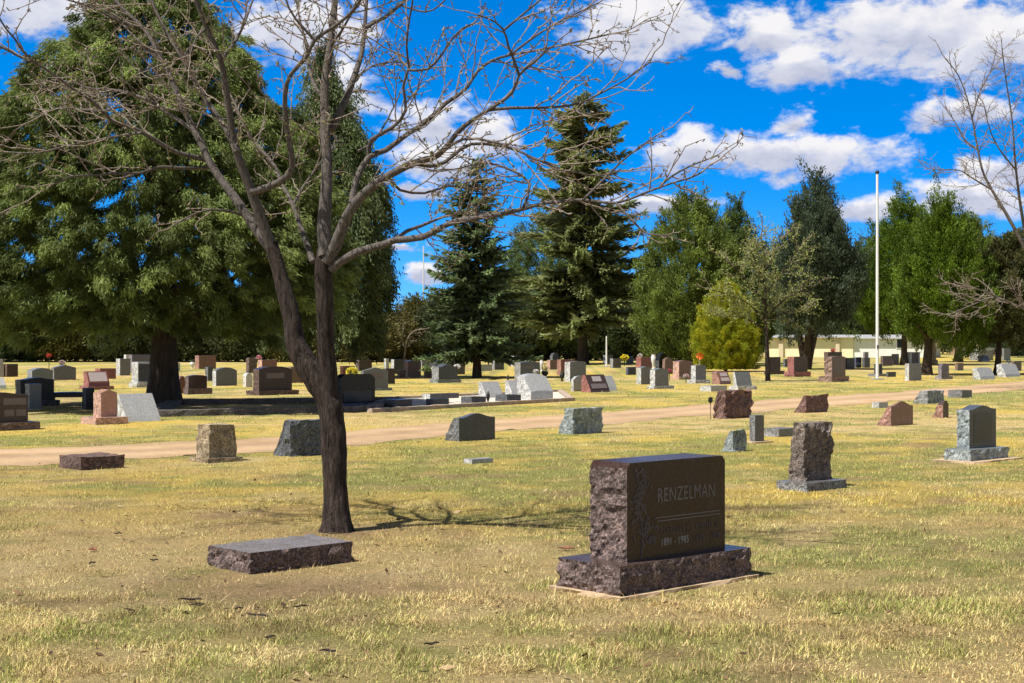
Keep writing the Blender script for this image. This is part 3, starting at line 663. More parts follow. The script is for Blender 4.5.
def track_mat():
    m_, nt, b = nmat('gravel_dirt'); L = nt.links.new; tc = nd(nt, 'ShaderNodeTexCoord')
    n = nd(nt, 'ShaderNodeTexNoise', Scale=0.9, Detail=8.0, Roughness=0.72); L(tc.outputs['Object'], n.inputs['Vector'])
    n2 = nd(nt, 'ShaderNodeTexNoise', Scale=18.0, Detail=6.0, Roughness=0.75); L(tc.outputs['Object'], n2.inputs['Vector'])
    r = ramp(nt, [(0.32, (0.36, 0.235, 0.125)), (0.5, (0.45, 0.305, 0.175)), (0.7, (0.52, 0.37, 0.23))]); L(n.outputs['Fac'], r.inputs['Fac'])
    r2 = ramp(nt, [(0.3, (0.72, 0.70, 0.68)), (0.7, (1.08, 1.07, 1.06))]); L(n2.outputs['Fac'], r2.inputs['Fac'])
    m1 = nd(nt, 'ShaderNodeMix', data_type='RGBA', blend_type='MULTIPLY'); m1.inputs[0].default_value = 1; L(r.outputs['Color'], m1.inputs[6]); L(r2.outputs['Color'], m1.inputs[7])
    at = nd(nt, 'ShaderNodeAttribute', attribute_name='tint'); m3 = nd(nt, 'ShaderNodeMix', data_type='RGBA', blend_type='MULTIPLY'); m3.inputs[0].default_value = 1; L(m1.outputs[2], m3.inputs[6]); L(at.outputs['Color'], m3.inputs[7])
    L(m3.outputs[2], b.inputs['Base Color']); b.inputs['Roughness'].default_value = 0.95
    bp = nd(nt, 'ShaderNodeBump', Strength=0.5, Distance=0.03); L(n2.outputs['Fac'], bp.inputs['Height']); L(bp.outputs['Normal'], b.inputs['Normal'])
    return m_
tag(m.build('dirt_track', track_mat(), smooth=True), kind='structure')

# turf blades
def litter():
    g = MB(); rg = np.random.default_rng(15); n = 4200
    d = np.where(rg.random(n) < .6, rg.uniform(7, 14.5, n), rg.uniform(7, 26, n)); x = np.where(rg.random(n) < .55, rg.normal(-1.6, 1.6, n), (rg.random(n) - .5) * (d * .72 + 2))
    p = np.stack([x, d, rg.uniform(.006, .032, n)], 1); k = ~on_track(x, d, .1)
    for (c, th, L, T) in EXCL:
        dx, dy = x - c[0], d - c[1]; k &= ~((abs(dx * math.cos(th) + dy * math.sin(th)) < L / 2 + .02) & (abs(-dx * math.sin(th) + dy * math.cos(th)) < T / 2 + .02))
    p = p[k]; n = len(p); a = rg.random(n) * 6.28; dr = np.stack([np.cos(a), np.sin(a), rg.normal(0, .25, n)], 1)
    ln = rg.choice([.015, .026, .042, .075], n, p=[.42, .34, .18, .06]) * rg.uniform(.7, 1.3, n)
    c = np.array([[.10, .055, .03]]) * rg.uniform(.35, 1.9, (n, 1)); pale = rg.random(n) < .3; c[pale] = np.array([.42, .30, .17])
    kites(g, p, dr, ln, ln * rg.uniform(.12, .5, n), c, rg, flat=np.array([0, 0, 1.]))
    tag(g.build('leaf_litter', M_LITTER), 'small dead leaves and bits of twig scattered in the grass', 'leaf litter', kind='stuff')

def blades():
    g = MB(); rg = np.random.default_rng(5)
    for (d0, d1, dens, hmin, hmax, wd, two) in ((6.0, 9.5, 10000, .015, .044, .0029, True), (9.5, 15, 6800, .015, .043, .0036, False), (15, 24, 2700, .014, .036, .0052, False), (24, 42, 620, .013, .036, .010, False), (42, 78, 90, .015, .045, .021, False)):
        area = (d1 - d0) * ((d0 + d1) / 2 * 0.74 + 3.2); n = int(area * dens)
        d = np.sqrt(rg.random(n) * (d1 ** 2 - d0 ** 2) + d0 ** 2); x = (rg.random(n) - 0.5) * (d * 0.74 + 3.2); y = d
        p = np.stack([x, y, np.zeros(n)], 1)
        tuft = fbm(p * 5.5, 21, 3); big = fbm(p * 1.1, 22, 3)
        col, gg, br = grass_col(x, y)
        keep = rg.random(n) < np.clip(0.45 + 2.4 * (tuft - 0.38), 0.28, 1) * (1 - 0.85 * br)
        edge = 0.25 * (fbm(p * 1.3, 41, 3) - .5)
        keep &= ~on_track(x + edge * 2, y + edge * 3, -0.12)
        for (c, th, L, T) in EXCL:
            if c[1] > 45: continue
            dx, dy = x - c[0], y - c[1]; u = dx * math.cos(th) + dy * math.sin(th); v = -dx * math.sin(th) + dy * math.cos(th)
            keep &= ~((abs(u) < L / 2) & (abs(v) < T / 2))
        x, y, tuft, big, gg, col = x[keep], y[keep], tuft[keep], big[keep], gg[keep], col[keep]; n = len(x)
        hh = (hmin + (hmax - hmin) * rg.random(n) ** 1.6) * (0.55 + 1.3 * np.clip(tuft - 0.25, 0, 1)) * (0.75 + 0.6 * big)
        hh *= np.where(fbm(np.stack([x, y, 0 * x], 1) * 4.5 + 80, 62, 3) > .60, 1.3, 1.0) * (1 + 0.25 * gg) + (rg.random(n) > 0.985) * (1.2 if d1 < 12 else .5)
        hh *= 1 + .9 * bump2(x, y, 860, 500, 3.0, .8)
        az = rg.random(n) * 2 * math.pi; lean = rg.normal(0.95, 0.5, n) * (1.25 - 0.5 * gg)
        dxy = np.stack([np.cos(az), np.sin(az)], 1); sd = np.stack([-np.sin(az + rg.normal(0, .8, n)), np.cos(az)], 1)
        w = wd * (0.6 + 0.8 * rg.random(n))
        base = np.stack([x, y, np.full(n, -0.004)], 1)
        jit = rg.random(n)
        bc = col * (0.34 + 1.25 * jit ** 1.2)[:, None]
        straw = rg.random(n) < 0.35
        bc[straw] = bc[straw] * .45 + np.array([0.56, 0.46, 0.25]) * .55 * (0.75 + .5 * jit[straw])[:, None]
        tan = rg.random(n) < 0.26; bc[tan] = np.array([.60, .46, .29]) * (.55 + .75 * jit[tan])[:, None]
        grn = rg.random(n) < 0.20
        bc[grn] = bc[grn] * .5 + np.array([0.2, 0.26, .06]) * .5
        dead = rg.random(n) < 0.13; bc[dead] = np.array([.15, .10, .055])
        clump = np.clip((fbm(np.stack([x, y, 0 * x], 1) * 3.2 + 60, 61, 3) - .5) * 2.6, -.5, .5); bc = bc * (1 + .5 * clump)[:, None]
        bc = np.clip(bc * np.array([1.18, 1.11, .92]), 0, .88)
        tip = base + np.concatenate([dxy * (np.sin(np.clip(lean, -1.3, 1.4)) * hh)[:, None], (np.cos(np.clip(lean, -1.3, 1.4)) * hh)[:, None]], 1)
        s3 = np.concatenate([sd * w[:, None] / 2, np.zeros((n, 1))], 1)
        k = np.arange(n)
        if two:
            mid = base + (tip - base) * 0.55 + np.array([0, 0, 1]) * (hh * .12)[:, None]
            v = np.stack([base - s3, base + s3, mid + s3 * .8, mid - s3 * .8, tip], 1).reshape(-1, 3)
            g.add(v, quads=np.stack([k * 5, k * 5 + 1, k * 5 + 2, k * 5 + 3], 1), tris=np.stack([k * 5 + 3, k * 5 + 2, k * 5 + 4], 1), col=np.repeat(bc, 5, 0))
        else:
            v = np.stack([base - s3, base + s3, tip], 1).reshape(-1, 3)
            g.add(v, tris=np.stack([k * 3, k * 3 + 1, k * 3 + 2], 1), col=np.repeat(bc, 3, 0))
    return tag(g.build('dry_grass', M_GRASS), 'short dry yellow and green cemetery grass covering the ground', 'grass', kind='stuff')
blades()

# ================================================================== TREES
def kites(g, pos, dirn, ln, wd, col, rg, flat=None):
    n = len(pos); dirn = dirn / (np.linalg.norm(dirn, axis=1)[:, None] + 1e-9)
    r = rg.normal(size=(n, 3)) if flat is None else flat + rg.normal(size=(n, 3)) * .35
    s = np.cross(dirn, r); s /= np.linalg.norm(s, axis=1)[:, None] + 1e-9
    ln = np.broadcast_to(ln, n)[:, None]; wd = np.broadcast_to(wd, n)[:, None]
    v = np.stack([pos, pos + dirn * ln * .45 + s * wd / 2, pos + dirn * ln, pos + dirn * ln * .45 - s * wd / 2], 1).reshape(-1, 3)
    k = np.arange(n) * 4
    g.add(v, quads=np.stack([k, k + 1, k + 2, k + 3], 1), col=np.repeat(np.clip(col, 0, .9), 4, 0))

litter()

def juniper_crown(h, z0, prof, nc, nl, cl, leaf, col, seed, up=0.5, droop=0.0, lob=0.25, off=(0, 0), colvar=0.25, col2=None, inner=0.25, stretch=1.4, lobes=None, wide=.34, jitd=.55):
    """crown of many sprays: nc clumps of nl leaf sprays through the crown's volume, denser to the outside"""
    rg = np.random.default_rng(seed); g = MB()
    pz = np.array([p[0] for p in prof]); pr = np.array([p[1] for p in prof])
    zz = z0 + (h - z0) * np.linspace(0, 1, 200); R = np.interp(zz, pz, pr)
    wgt = R + 0.15; wgt /= wgt.sum()
    z = rg.choice(zz, nc, p=wgt) + rg.normal(0, .05, nc); phi = rg.random(nc) * 2 * math.pi
    nl_ = lobes[0] if lobes else 0
    if nl_:
        lz = rg.choice(zz, nl_, p=wgt); lphi = rg.random(nl_) * 2 * math.pi; lsc = rg.uniform(.65, 1.35, nl_)
    ring = np.stack([np.cos(phi) * 1.7, np.sin(phi) * 1.7, z / h * 6], 1)
    lobe = 1 + lob * 2 * (fbm(ring + seed, seed, 3) - 0.5)
    fr = np.where(rg.random(nc) < inner, rg.random(nc) ** .5 * .75, 0.78 + 0.24 * rg.random(nc))
    r = np.interp(z, pz, pr) * lobe * fr
    cpos = np.stack([np.cos(phi) * r + off[0], np.sin(phi) * r + off[1], z], 1)
    if nl_:
        lring = np.stack([np.cos(lphi) * 1.7, np.sin(lphi) * 1.7, lz / h * 6], 1)
        lr = np.interp(lz, pz, pr) * (1 + lob * 2 * (fbm(lring + seed, seed, 3) - 0.5)) * rg.uniform(.80, 1.06, nl_)
        lo = np.stack([np.cos(lphi), np.sin(lphi), 0 * lphi], 1); la = lo * lobes[3] + np.array([0, 0, 1.]) * lobes[4] + rg.normal(0, .18, (nl_, 3)); la /= np.linalg.norm(la, axis=1)[:, None]
        lc = lo * lr[:, None] + np.stack([0 * lz + off[0], 0 * lz + off[1], lz], 1)
        use = rg.random(nc) > inner; li = rg.integers(0, nl_, nc); tt = rg.random(nc) * 2 - 1
        wid = (lobes[2] * lsc)[li] * np.sqrt(np.clip(1 - (tt * .5 + .5) ** 1.6, .03, 1))
        lp = lc[li] + la[li] * (tt * lobes[1] * lsc[li] / 2)[:, None] + np.cross(la[li], rg.normal(size=(nc, 3))) * (wid * .75)[:, None] - lo[li] * (lobes[2] * .5)
        cpos = np.where(use[:, None], lp, cpos); phi = np.where(use, lphi[li], phi)
        ctl = (1 + colvar * .7 * rg.normal(size=nl_))[li]
    else: ctl = np.ones(nc)
    outw = np.stack([np.cos(phi), np.sin(phi), np.zeros(nc)], 1)
    ctint = (1 + colvar * .8 * rg.normal(size=nc)) * ctl
    mixc = np.clip(fbm(ring * 2 + 7, seed + 3, 2) * 2 - .6 + rg.normal(0, .2, nc), 0, 1)
    ci = np.repeat(np.arange(nc), nl); n = len(ci)
    ax = outw[ci] * 0.6 + np.array([0, 0, 1]) * (up - droop)
    e = rg.normal(size=(n, 3)) * cl * (0.7 + .6 * rg.random(nc))[ci][:, None]
    t = rg.random(n) - .5
    e = e * np.array([.55, .55, .5]) + ax * (t * cl * 2 * stretch)[:, None]
    pos = cpos[ci] + e
    pos[:, 2] = np.maximum(pos[:, 2], 0.15)
    d = ax * 1.0 + rg.normal(size=(n, 3)) * jitd + np.array([0, 0, -1]) * droop * .6
    c = np.array(col)[None] * np.clip(ctint[ci] * (0.8 + .4 * rg.random(n)), .35, 1.8)[:, None]
    if col2 is not None:
        mm = mixc[ci][:, None]; c = c * (1 - mm) + np.array(col2)[None] * mm * np.clip(ctint[ci], .5, 1.5)[:, None]
    kites(g, pos, d, leaf * (0.6 + .8 * rg.random(n)), leaf * wide * (0.7 + .6 * rg.random(n)), c, rg)
    return g

def trunk_mesh(h, r, seed, limbs=10, z0=1.0, spread=2.0, off=(0, 0), stems=1, k=10, flare=1.5):
    rg = np.random.default_rng(seed); g = MB()
    for st in range(stems):
        a = rg.random() * 6.28 + st * 6.28 / max(stems, 1); lean = 0 if stems == 1 else .22
        zz = np.linspace(0, h, 14); s = zz / h
        px = off[0] * s + np.cos(a) * lean * zz + .04 * h * .3 * np.sin(s * 5 + a) * s
        py = off[1] * s + np.sin(a) * lean * zz + .03 * h * .3 * np.cos(s * 4 + a) * s
        rr = r / (1 if stems == 1 else 1.6) * ((1 - s) ** .8 * .95 + .05) * (1 + (flare - 1) * np.exp(-zz / (r * 1.6)))
        path = np.stack([px, py, zz - .05], 1)
        g.tube(path, rr, k, rough=.12, seed=seed)
        for l in range(limbs if stems == 1 else max(2, limbs // stems)):
            zs = z0 + (h * .8 - z0) * (l + rg.random()) / max(1, (limbs if stems == 1 else limbs // stems)); i = np.interp(zs, zz, np.arange(14))
            p0 = np.array([np.interp(zs, zz, px), np.interp(zs, zz, py), zs]); ph = rg.random() * 6.28
            ln = spread * (1 - .75 * zs / h) * (.6 + .5 * rg.random()); tt = np.linspace(0, 1, 6)[:, None]
            q = p0 + np.array([math.cos(ph), math.sin(ph), 0]) * tt * ln + np.array([0, 0, 1]) * (tt * ln * .35 + tt ** 2 * ln * .2) + rg.normal(0, .03 * ln, (6, 3)) * tt
            g.tube(q, np.interp(zs, zz, rr) * .45 * (1 - tt[:, 0] * .8) + .01, 6)
    return g

def tree(name, label, base, crown, trunk, group=None, cat='tree', bark=None, leafm=None):
    t = empty(name, (base[0], base[1], 0)); tag(t, label, cat, group)
    if trunk is not None: trunk.build('trunk', bark or M_BARK_DARK, t, smooth=True)
    crown.build('crown', leafm or M_LEAF, t)
    return t

# --- big spreading juniper, left, and the weeping one behind it
b = G(164, 405)
tree('juniper_tree', 'huge spreading dark green juniper with a thick trunk at the left of the view', b,
     juniper_crown(11.0, 1.9, [(1.7, 3.4), (2.6, 4.5), (3.8, 4.85), (5.4, 4.6), (6.9, 3.6), (7.9, 2.8), (9.0, 1.9), (10.2, .9), (11.0, .1)], 4300, 215, .125, .13, (0.120, 0.162, 0.044), 5, up=.3, droop=.5, lob=.22,
                   off=(-.05, -1.2), colvar=.30, col2=(0.205, 0.25, 0.068), inner=.40, stretch=1.9, lobes=(520, 1.0, .30, .6, -.6), wide=.2, jitd=.36),
     trunk_mesh(9.5, .36, 4, 22, 1.7, 4.4, off=(.1, -.8), k=16, flare=1.35))
b = G(322, 378)
tree('juniper_tree', 'tall weeping juniper with hanging foliage seen behind the fork of the bare tree', b,
     juniper_crown(14.6, 1.7, [(1.7, 2.0), (2.8, 2.7), (5.0, 2.95), (7.6, 2.6), (9.3, 1.95), (11, 1.3), (13.0, .7), (14.6, .1)], 1700, 110, .26, .17, (0.085, 0.122, 0.05), 8, up=0., droop=.85, lob=.3,
                   off=(.1, 0), colvar=.28, col2=(0.125, 0.155, 0.055), inner=.2, stretch=2.2, lobes=(150, 1.7, .34, .25, -1.)),
     trunk_mesh(12.5, .25, 9, 16, 2.0, 2.6, k=12))

# --- spruces
def spruce(h, rmax, seed, col, z0=.9, step=.36, nb=8, sp=.5, pw=.85, rag=(.62, .5)):
    rg = np.random.default_rng(seed); g = MB(); z = z0; T = MB()
    while z < h - .15:
        s = z / h; R = rmax * (1 - s) ** pw * (1 if s > .12 else .8 + s * 1.6) + .06
        for k in range(max(4, int(nb * (1 - .45 * s)))):
            ph = rg.random() * 6.28; L = R * (rag[0] + rag[1] * rg.random()) * (.55 + .9 * float(vnoise(np.array([[math.cos(ph) * 1.2 + seed, math.sin(ph) * 1.2, z / h * 9]]), seed)[0])); tt = np.linspace(0, 1, max(4, int(L / .22)))
            dz = (.30 * s - .22) * tt * L * 1.6 + .16 * L * tt ** 2.5 + (rg.random() - .5) * .12 * L * tt
            o = np.array([math.cos(ph), math.sin(ph), 0.]); sd = np.array([-math.sin(ph), math.cos(ph), 0.])
            bp = np.stack([o[0] * tt * L, o[1] * tt * L, z + rg.normal(0, .12) + dz], 1)
            T.tube(bp[::2] if len(bp) > 5 else bp, np.linspace(.012 + .012 * L, .006, len(bp[::2] if len(bp) > 5 else bp)), 4, cap=False)
            m_ = 7; tb = np.clip(np.repeat(tt[1:], m_ * 2) + rg.normal(0, .05, (len(tt) - 1) * m_ * 2), .1, 1.02); n = len(tb)
            pos = np.stack([np.interp(tb, tt, bp[:, i]) for i in range(3)], 1)
            sg = np.where(rg.random(n) < .5, -1., 1.)
            d = o[None] * (.55 + .5 * rg.random(n))[:, None] + sd[None] * (sg * (.75 * (1 - tb * .6)))[:, None] + np.array([0, 0, 1.]) * rg.normal(-.12, .3, n)[:, None]
            ln = sp * (.35 + .75 * (1 - tb)) * (.7 + .5 * rg.random(n)) * np.clip(L / 1.6, .45, 1.15)
            c = np.array(col)[None] * ((.75 + .5 * rg.random()) * (.8 + .4 * rg.random(n)))[:, None]
            tipm = (tb > .8)[:, None]; c = np.where(tipm, c * np.array([1.15, 1.25, 1.15]), c)
            kites(g, pos, d, ln, ln * .24 + .03, c, rg, flat=np.array([0, 0, 1.]))
        z += step * (1 - .45 * s) * (.8 + .4 * rg.random())
    n = 60; kites(g, np.array([[0, 0, h - .5]]) + rg.normal(size=(n, 3)) * [.06, .06, .25], np.array([[0, 0, 1.]]) + rg.normal(size=(n, 3)) * .4, .3, .08, np.tile(np.array(col), (n, 1)), rg)
    return g, T

def spruce_tree(label, b, h, rmax, rt, seed, col, **k):
    g, T = spruce(h, rmax, seed, col, **k); zz = np.linspace(0, h - .1, 12)
    T.tube(np.stack([zz * 0, zz * 0, zz - .05], 1), rt * (1 - zz / h) + .015 + rt * .4 * np.exp(-zz / .4), 10, rough=.12)
    return tree('spruce_tree', label, b, g, T, 'spruces in the middle of the cemetery')
spruce_tree('slim blue green spruce with sparse pointed top left of the tallest spruce', G(477, 378), 9.7, 2.7, .16, 21, (0.175, 0.225, 0.11), z0=1.2, step=.29, nb=10, sp=.62, pw=.55, rag=(.55, .7))
spruce_tree('tallest spruce with ragged open branches in the middle of the view', G(583, 364), 19.3, 6.1, .34, 25, (0.23, 0.25, 0.10), z0=3.0, step=.60, nb=9, sp=1.05, pw=.52, rag=(.40, .78))

# --- junipers and bush of the middle distance
JG = 'dense junipers beyond the track'
def jun(label, px, py, toppx, rpx, seed, col, col2=None, z0f=.12, shape='cone', nc=700, nl=70, stems=1, rt=.25, name='juniper_tree', cat='tree', up=.7, droop=0., lob=.25, offx=0., leaf=None, group=JG, colvar=.24, trunk=True, dl=1.0):
    b = G(px, py); d = b[1]; h = (py - toppx) / F * d; r = rpx / F * d; z0 = h * z0f
    if shape == 'cone': prof = [(z0, r * .62), (z0 + (h - z0) * .14, r * .95), (z0 + (h - z0) * .3, r), (z0 + (h - z0) * .55, r * .76), (z0 + (h - z0) * .8, r * .4), (h, .05 * r)]
    elif shape == 'egg': prof = [(z0, r * .75), (z0 + (h - z0) * .2, r), (z0 + (h - z0) * .5, r * .93), (z0 + (h - z0) * .75, r * .66), (z0 + (h - z0) * .92, r * .33), (h, .06 * r)]
    elif shape == 'spire': prof = [(z0, r * .7), (z0 + (h - z0) * .15, r * .97), (z0 + (h - z0) * .33, r), (z0 + (h - z0) * .55, r * .74), (z0 + (h - z0) * .75, r * .44), (z0 + (h - z0) * .88, r * .2), (h, .01 * r)]
    elif shape == 'bushegg': prof = [(z0, r * .80), (z0 + (h - z0) * .2, r * .95), (z0 + (h - z0) * .4, r * .9), (z0 + (h - z0) * .65, r * .70), (z0 + (h - z0) * .85, r * .40), (z0 + (h - z0) * .96, r * .16), (h, .03 * r)]
    elif shape == 'bushcone': prof = [(z0, r * .85), (z0 + (h - z0) * .2, r), (z0 + (h - z0) * .45, r * .88), (z0 + (h - z0) * .7, r * .6), (z0 + (h - z0) * .88, r * .3), (h, .05 * r)]
    elif shape == 'column': prof = [(z0, r * .5), (z0 + (h - z0) * .25, r * .9), (z0 + (h - z0) * .5, r), (z0 + (h - z0) * .75, r * .8), (z0 + (h - z0) * .93, r * .42), (h, .08 * r)]
    k = h / 10
    g = juniper_crown(h, z0, prof, int(nc * 1.3), int(nl * .9), .20 * k ** .7, leaf or .21 * k ** .6, col, seed, up=up, droop=droop, lob=lob, off=(offx / F * d, 0), col2=col2, inner=.36, stretch=1.6, lobes=(int((230 if shape != 'spire' else 150) * dl), (h * .15 if shape != 'spire' else h * .24) * (.5 if shape == 'bushegg' else 1), h * (.042 if shape != 'bushegg' else .032), .45 if shape != 'spire' else .22, 1.), colvar=colvar)
    return tree(name, label, b, g, trunk_mesh(h * .8, rt, seed + 50, 9, max(z0 * .9, .3), r * .9, stems=stems, off=(offx / F * d * .7, 0)) if trunk else None, group, cat)

jun('round mid green juniper tucked behind the left of the tallest spruce', 546, 360.5, 212, 46, 31, (0.135, 0.195, 0.062), (0.165, 0.22, 0.07), .1, 'egg', 900, 80, rt=.3, leaf=.2)
jun('broad olive green juniper with a domed top left of the golden bush', 690, 366, 195, 54, 32, (0.165, 0.215, 0.042), (0.13, 0.18, 0.042), .06, 'egg', 1100, 90, leaf=.2, up=.9)
jun('darker juniper rising behind the golden bush beside the broad olive one', 738, 364, 204, 40, 33, (0.125, 0.175, 0.046), (0.10, 0.145, 0.046), .08, 'cone', 900, 80, leaf=.2, up=.9)
jun('dark blue green columnar juniper on several stems', 806, 369.5, 187, 44, 34, (0.070, 0.100, 0.060), (0.085, 0.115, 0.065), .285, 'spire', 1100, 85, stems=4, rt=.34, offx=9, lob=.4, up=1.3, leaf=.18)
jun('bright green pointed juniper standing left in the pair by the flagpole', 904, 365, 197, 52, 35, (0.090, 0.150, 0.013), (0.125, 0.19, 0.017), .225, 'spire', 1200, 85, rt=.22, up=1.1, leaf=.18)
jun('bright green juniper with the thick dark trunk right of the flagpole', 926, 375, 201, 47, 36, (0.092, 0.152, 0.013), (0.125, 0.19, 0.017), .23, 'spire', 1000, 95, rt=.22, offx=18, up=1.1, leaf=.15)
jun('lower shadowed juniper right of the thick trunked one', 958, 362, 222, 48, 37, (0.12, 0.17, 0.034), (0.145, 0.19, 0.038), .21, 'egg', 900, 80, rt=.3, offx=12, up=1, leaf=.2)
jun('olive juniper with a straight dark trunk at the right picture edge', 997, 374.5, 236, 42, 38, (0.098, 0.118, 0.04), (0.14, 0.135, 0.055), .25, 'egg', 900, 85, rt=.16, offx=10, leaf=.16)
jun('golden yellow green cone shaped bush before the dark junipers', 725.5, 371.5, 281, 35, 39, (0.40, 0.375, 0.018), (0.20, 0.28, 0.022), .01, 'bushegg', 1300, 110, name='golden_bush', cat='bush', leaf=.08, group=None, lob=.06, colvar=.12, trunk=True, rt=.08, dl=2.2)

# --- far rows closing the view: four kinds copied along the boundary
BACK = 'trees of the far boundary row'
def proto(h, r, col, col2, seed, z0=.3, shape='egg', nc=380, nl=60, leaf=.30):
    prof = [(z0, r * .8), (z0 + (h - z0) * .25, r), (z0 + (h - z0) * .55, r * .85), (z0 + (h - z0) * .8, r * .5), (h, .08 * r)]
    return juniper_crown(h, z0, prof, nc, nl, .42, leaf, col, seed, up=.5, lob=.35, col2=col2, inner=.3).mesh('crown', M_LEAF), trunk_mesh(h * .8, .14, seed, 5, .4, r * .8, k=7).mesh('trunk', M_BARK_DARK, True)
KINDS = {'dark': proto(5.2, 2.6, (0.06, 0.082, 0.034), (0.085, 0.095, 0.036), 61), 'olive': proto(4.4, 2.4, (0.115, 0.125, 0.032), (0.15, 0.125, 0.036), 62),
         'brown': proto(3.6, 2.2, (0.15, 0.125, 0.04), (0.11, 0.12, 0.038), 63), 'tall': proto(7.6, 3.2, (0.065, 0.095, 0.038), (0.08, 0.11, 0.045), 64, nc=480)}
rb = np.random.default_rng(77)
WORD = {'dark': 'dark green', 'olive': 'olive green', 'brown': 'brownish olive', 'tall': 'tall deep green'}
def back(px, D, kind, sc, label):
    cm, tm = KINDS[kind]; t = empty('boundary_tree', ((px - CX) / F * D, D, 0), rb.random() * 6.28); s = sc * (.92 + .16 * rb.random()); t.scale = (s, s, s)
    tag(t, label, 'tree', BACK)
    for nm, me in (('trunk', tm), ('crown', cm)):
        o = bpy.data.objects.new(nm, me); COL.objects.link(o); o.parent = t
seq = [(-62, 118, 'tall', 1.05), (-30, 122, 'dark', 1.1), (2, 117, 'tall', .95), (34, 121, 'dark', 1.05), (64, 118, 'olive', 1.1), (95, 122, 'dark', 1.15), (124, 118, 'dark', 1.0), (150, 123, 'olive', 1.15), (180, 118, 'dark', 1.1), (208, 121, 'olive', 1.0),
       (236, 118, 'dark', 1.0), (262, 123, 'dark', 1.1), (288, 118, 'olive', .95), (316, 122, 'dark', 1.0), (343, 118, 'olive', 1.0), (368, 117, 'brown', 1.12), (394, 121, 'brown', 1.05), (420, 125, 'olive', 1.2), (446, 122, 'dark', 1.05),
       (474, 127, 'tall', .85), (502, 124, 'dark', 1.15), (524, 131, 'tall', .95), (566, 128, 'dark', 1.15), (596, 126, 'tall', .95), (624, 129, 'dark', 1.25), (646, 133, 'tall', 1.0), (664, 126, 'dark', 1.1), 
       (785, 186, 'tall', 1.35), (806, 192, 'tall', 1.2), (862, 190, 'tall', 1.75), (838, 175, 'tall', 1.25), (985, 180, 'tall', 1.5), (1020, 165, 'tall', 1.3), (1052, 150, 'tall', 1.4), (935, 190, 'tall', 1.6)]
where = {0: 'outermost on the left', }
NAMES = ['%s boundary tree behind %s' % (WORD[k[2]], w) for k, w in zip(seq, [
    'the huge juniper, outermost at the left', 'the left edge headstones', 'the white slant slab at the left edge', 'the rounded grey stone at far left', 'the mid grey gabled stone at far left', 'the red slant marker with a pale panel', 'the short white pole at far left',
    'the thick juniper trunk', 'the tan and rust block', 'the grey arched stone with a bright side', 'the white stump marker', 'the plaque monument', 'the left limb of the bare tree', 'the fork of the bare tree', 'the glossy black stone',
    'the wide grey gabled stone, left of its brown twin', 'the slim pale post stone, right of its brown twin', 'the tall thin pole', 'the short white pole near the left spruce', 'the left spruce trunk', 'the large grey stone with a white flower', 'the small dark arched stone, in deep shade',
    'the pinkish block and left of the tallest spruce trunk', 'the tallest spruce, right of its trunk', 'the yellow flowers', 'the red stone with pale flowers', 'the black leaning stone',
    'the cream end of the white building, far off', 'the many-stemmed columnar juniper, farthest off', 'the flagpole, far off over the white building', 'the columnar juniper, far off', 'the large grey tomb, far off', 'the brick building at the right edge', 'the right picture edge', 'the pair of bright junipers, far off'])]
for k, lb in zip(seq, NAMES): back(*k, lb)

# --- leafless trees
def spline(pts, step):
    pts = np.asarray(pts, float); n = len(pts); out = []
    for i in range(n - 1):
        p0, p1, p2, p3 = pts[max(i - 1, 0)], pts[i], pts[i + 1], pts[min(i + 2, n - 1)]
        m = max(2, int(np.linalg.norm(p2[:3] - p1[:3]) / step)); t = np.linspace(0, 1, m, endpoint=False)[:, None]
        out.append(0.5 * (2 * p1 + (p2 - p0) * t + (2 * p0 - 5 * p1 + 4 * p2 - p3) * t ** 2 + (3 * p1 - p0 - 3 * p2 + p3) * t ** 3))
    return np.vstack(out + [pts[-1:]])

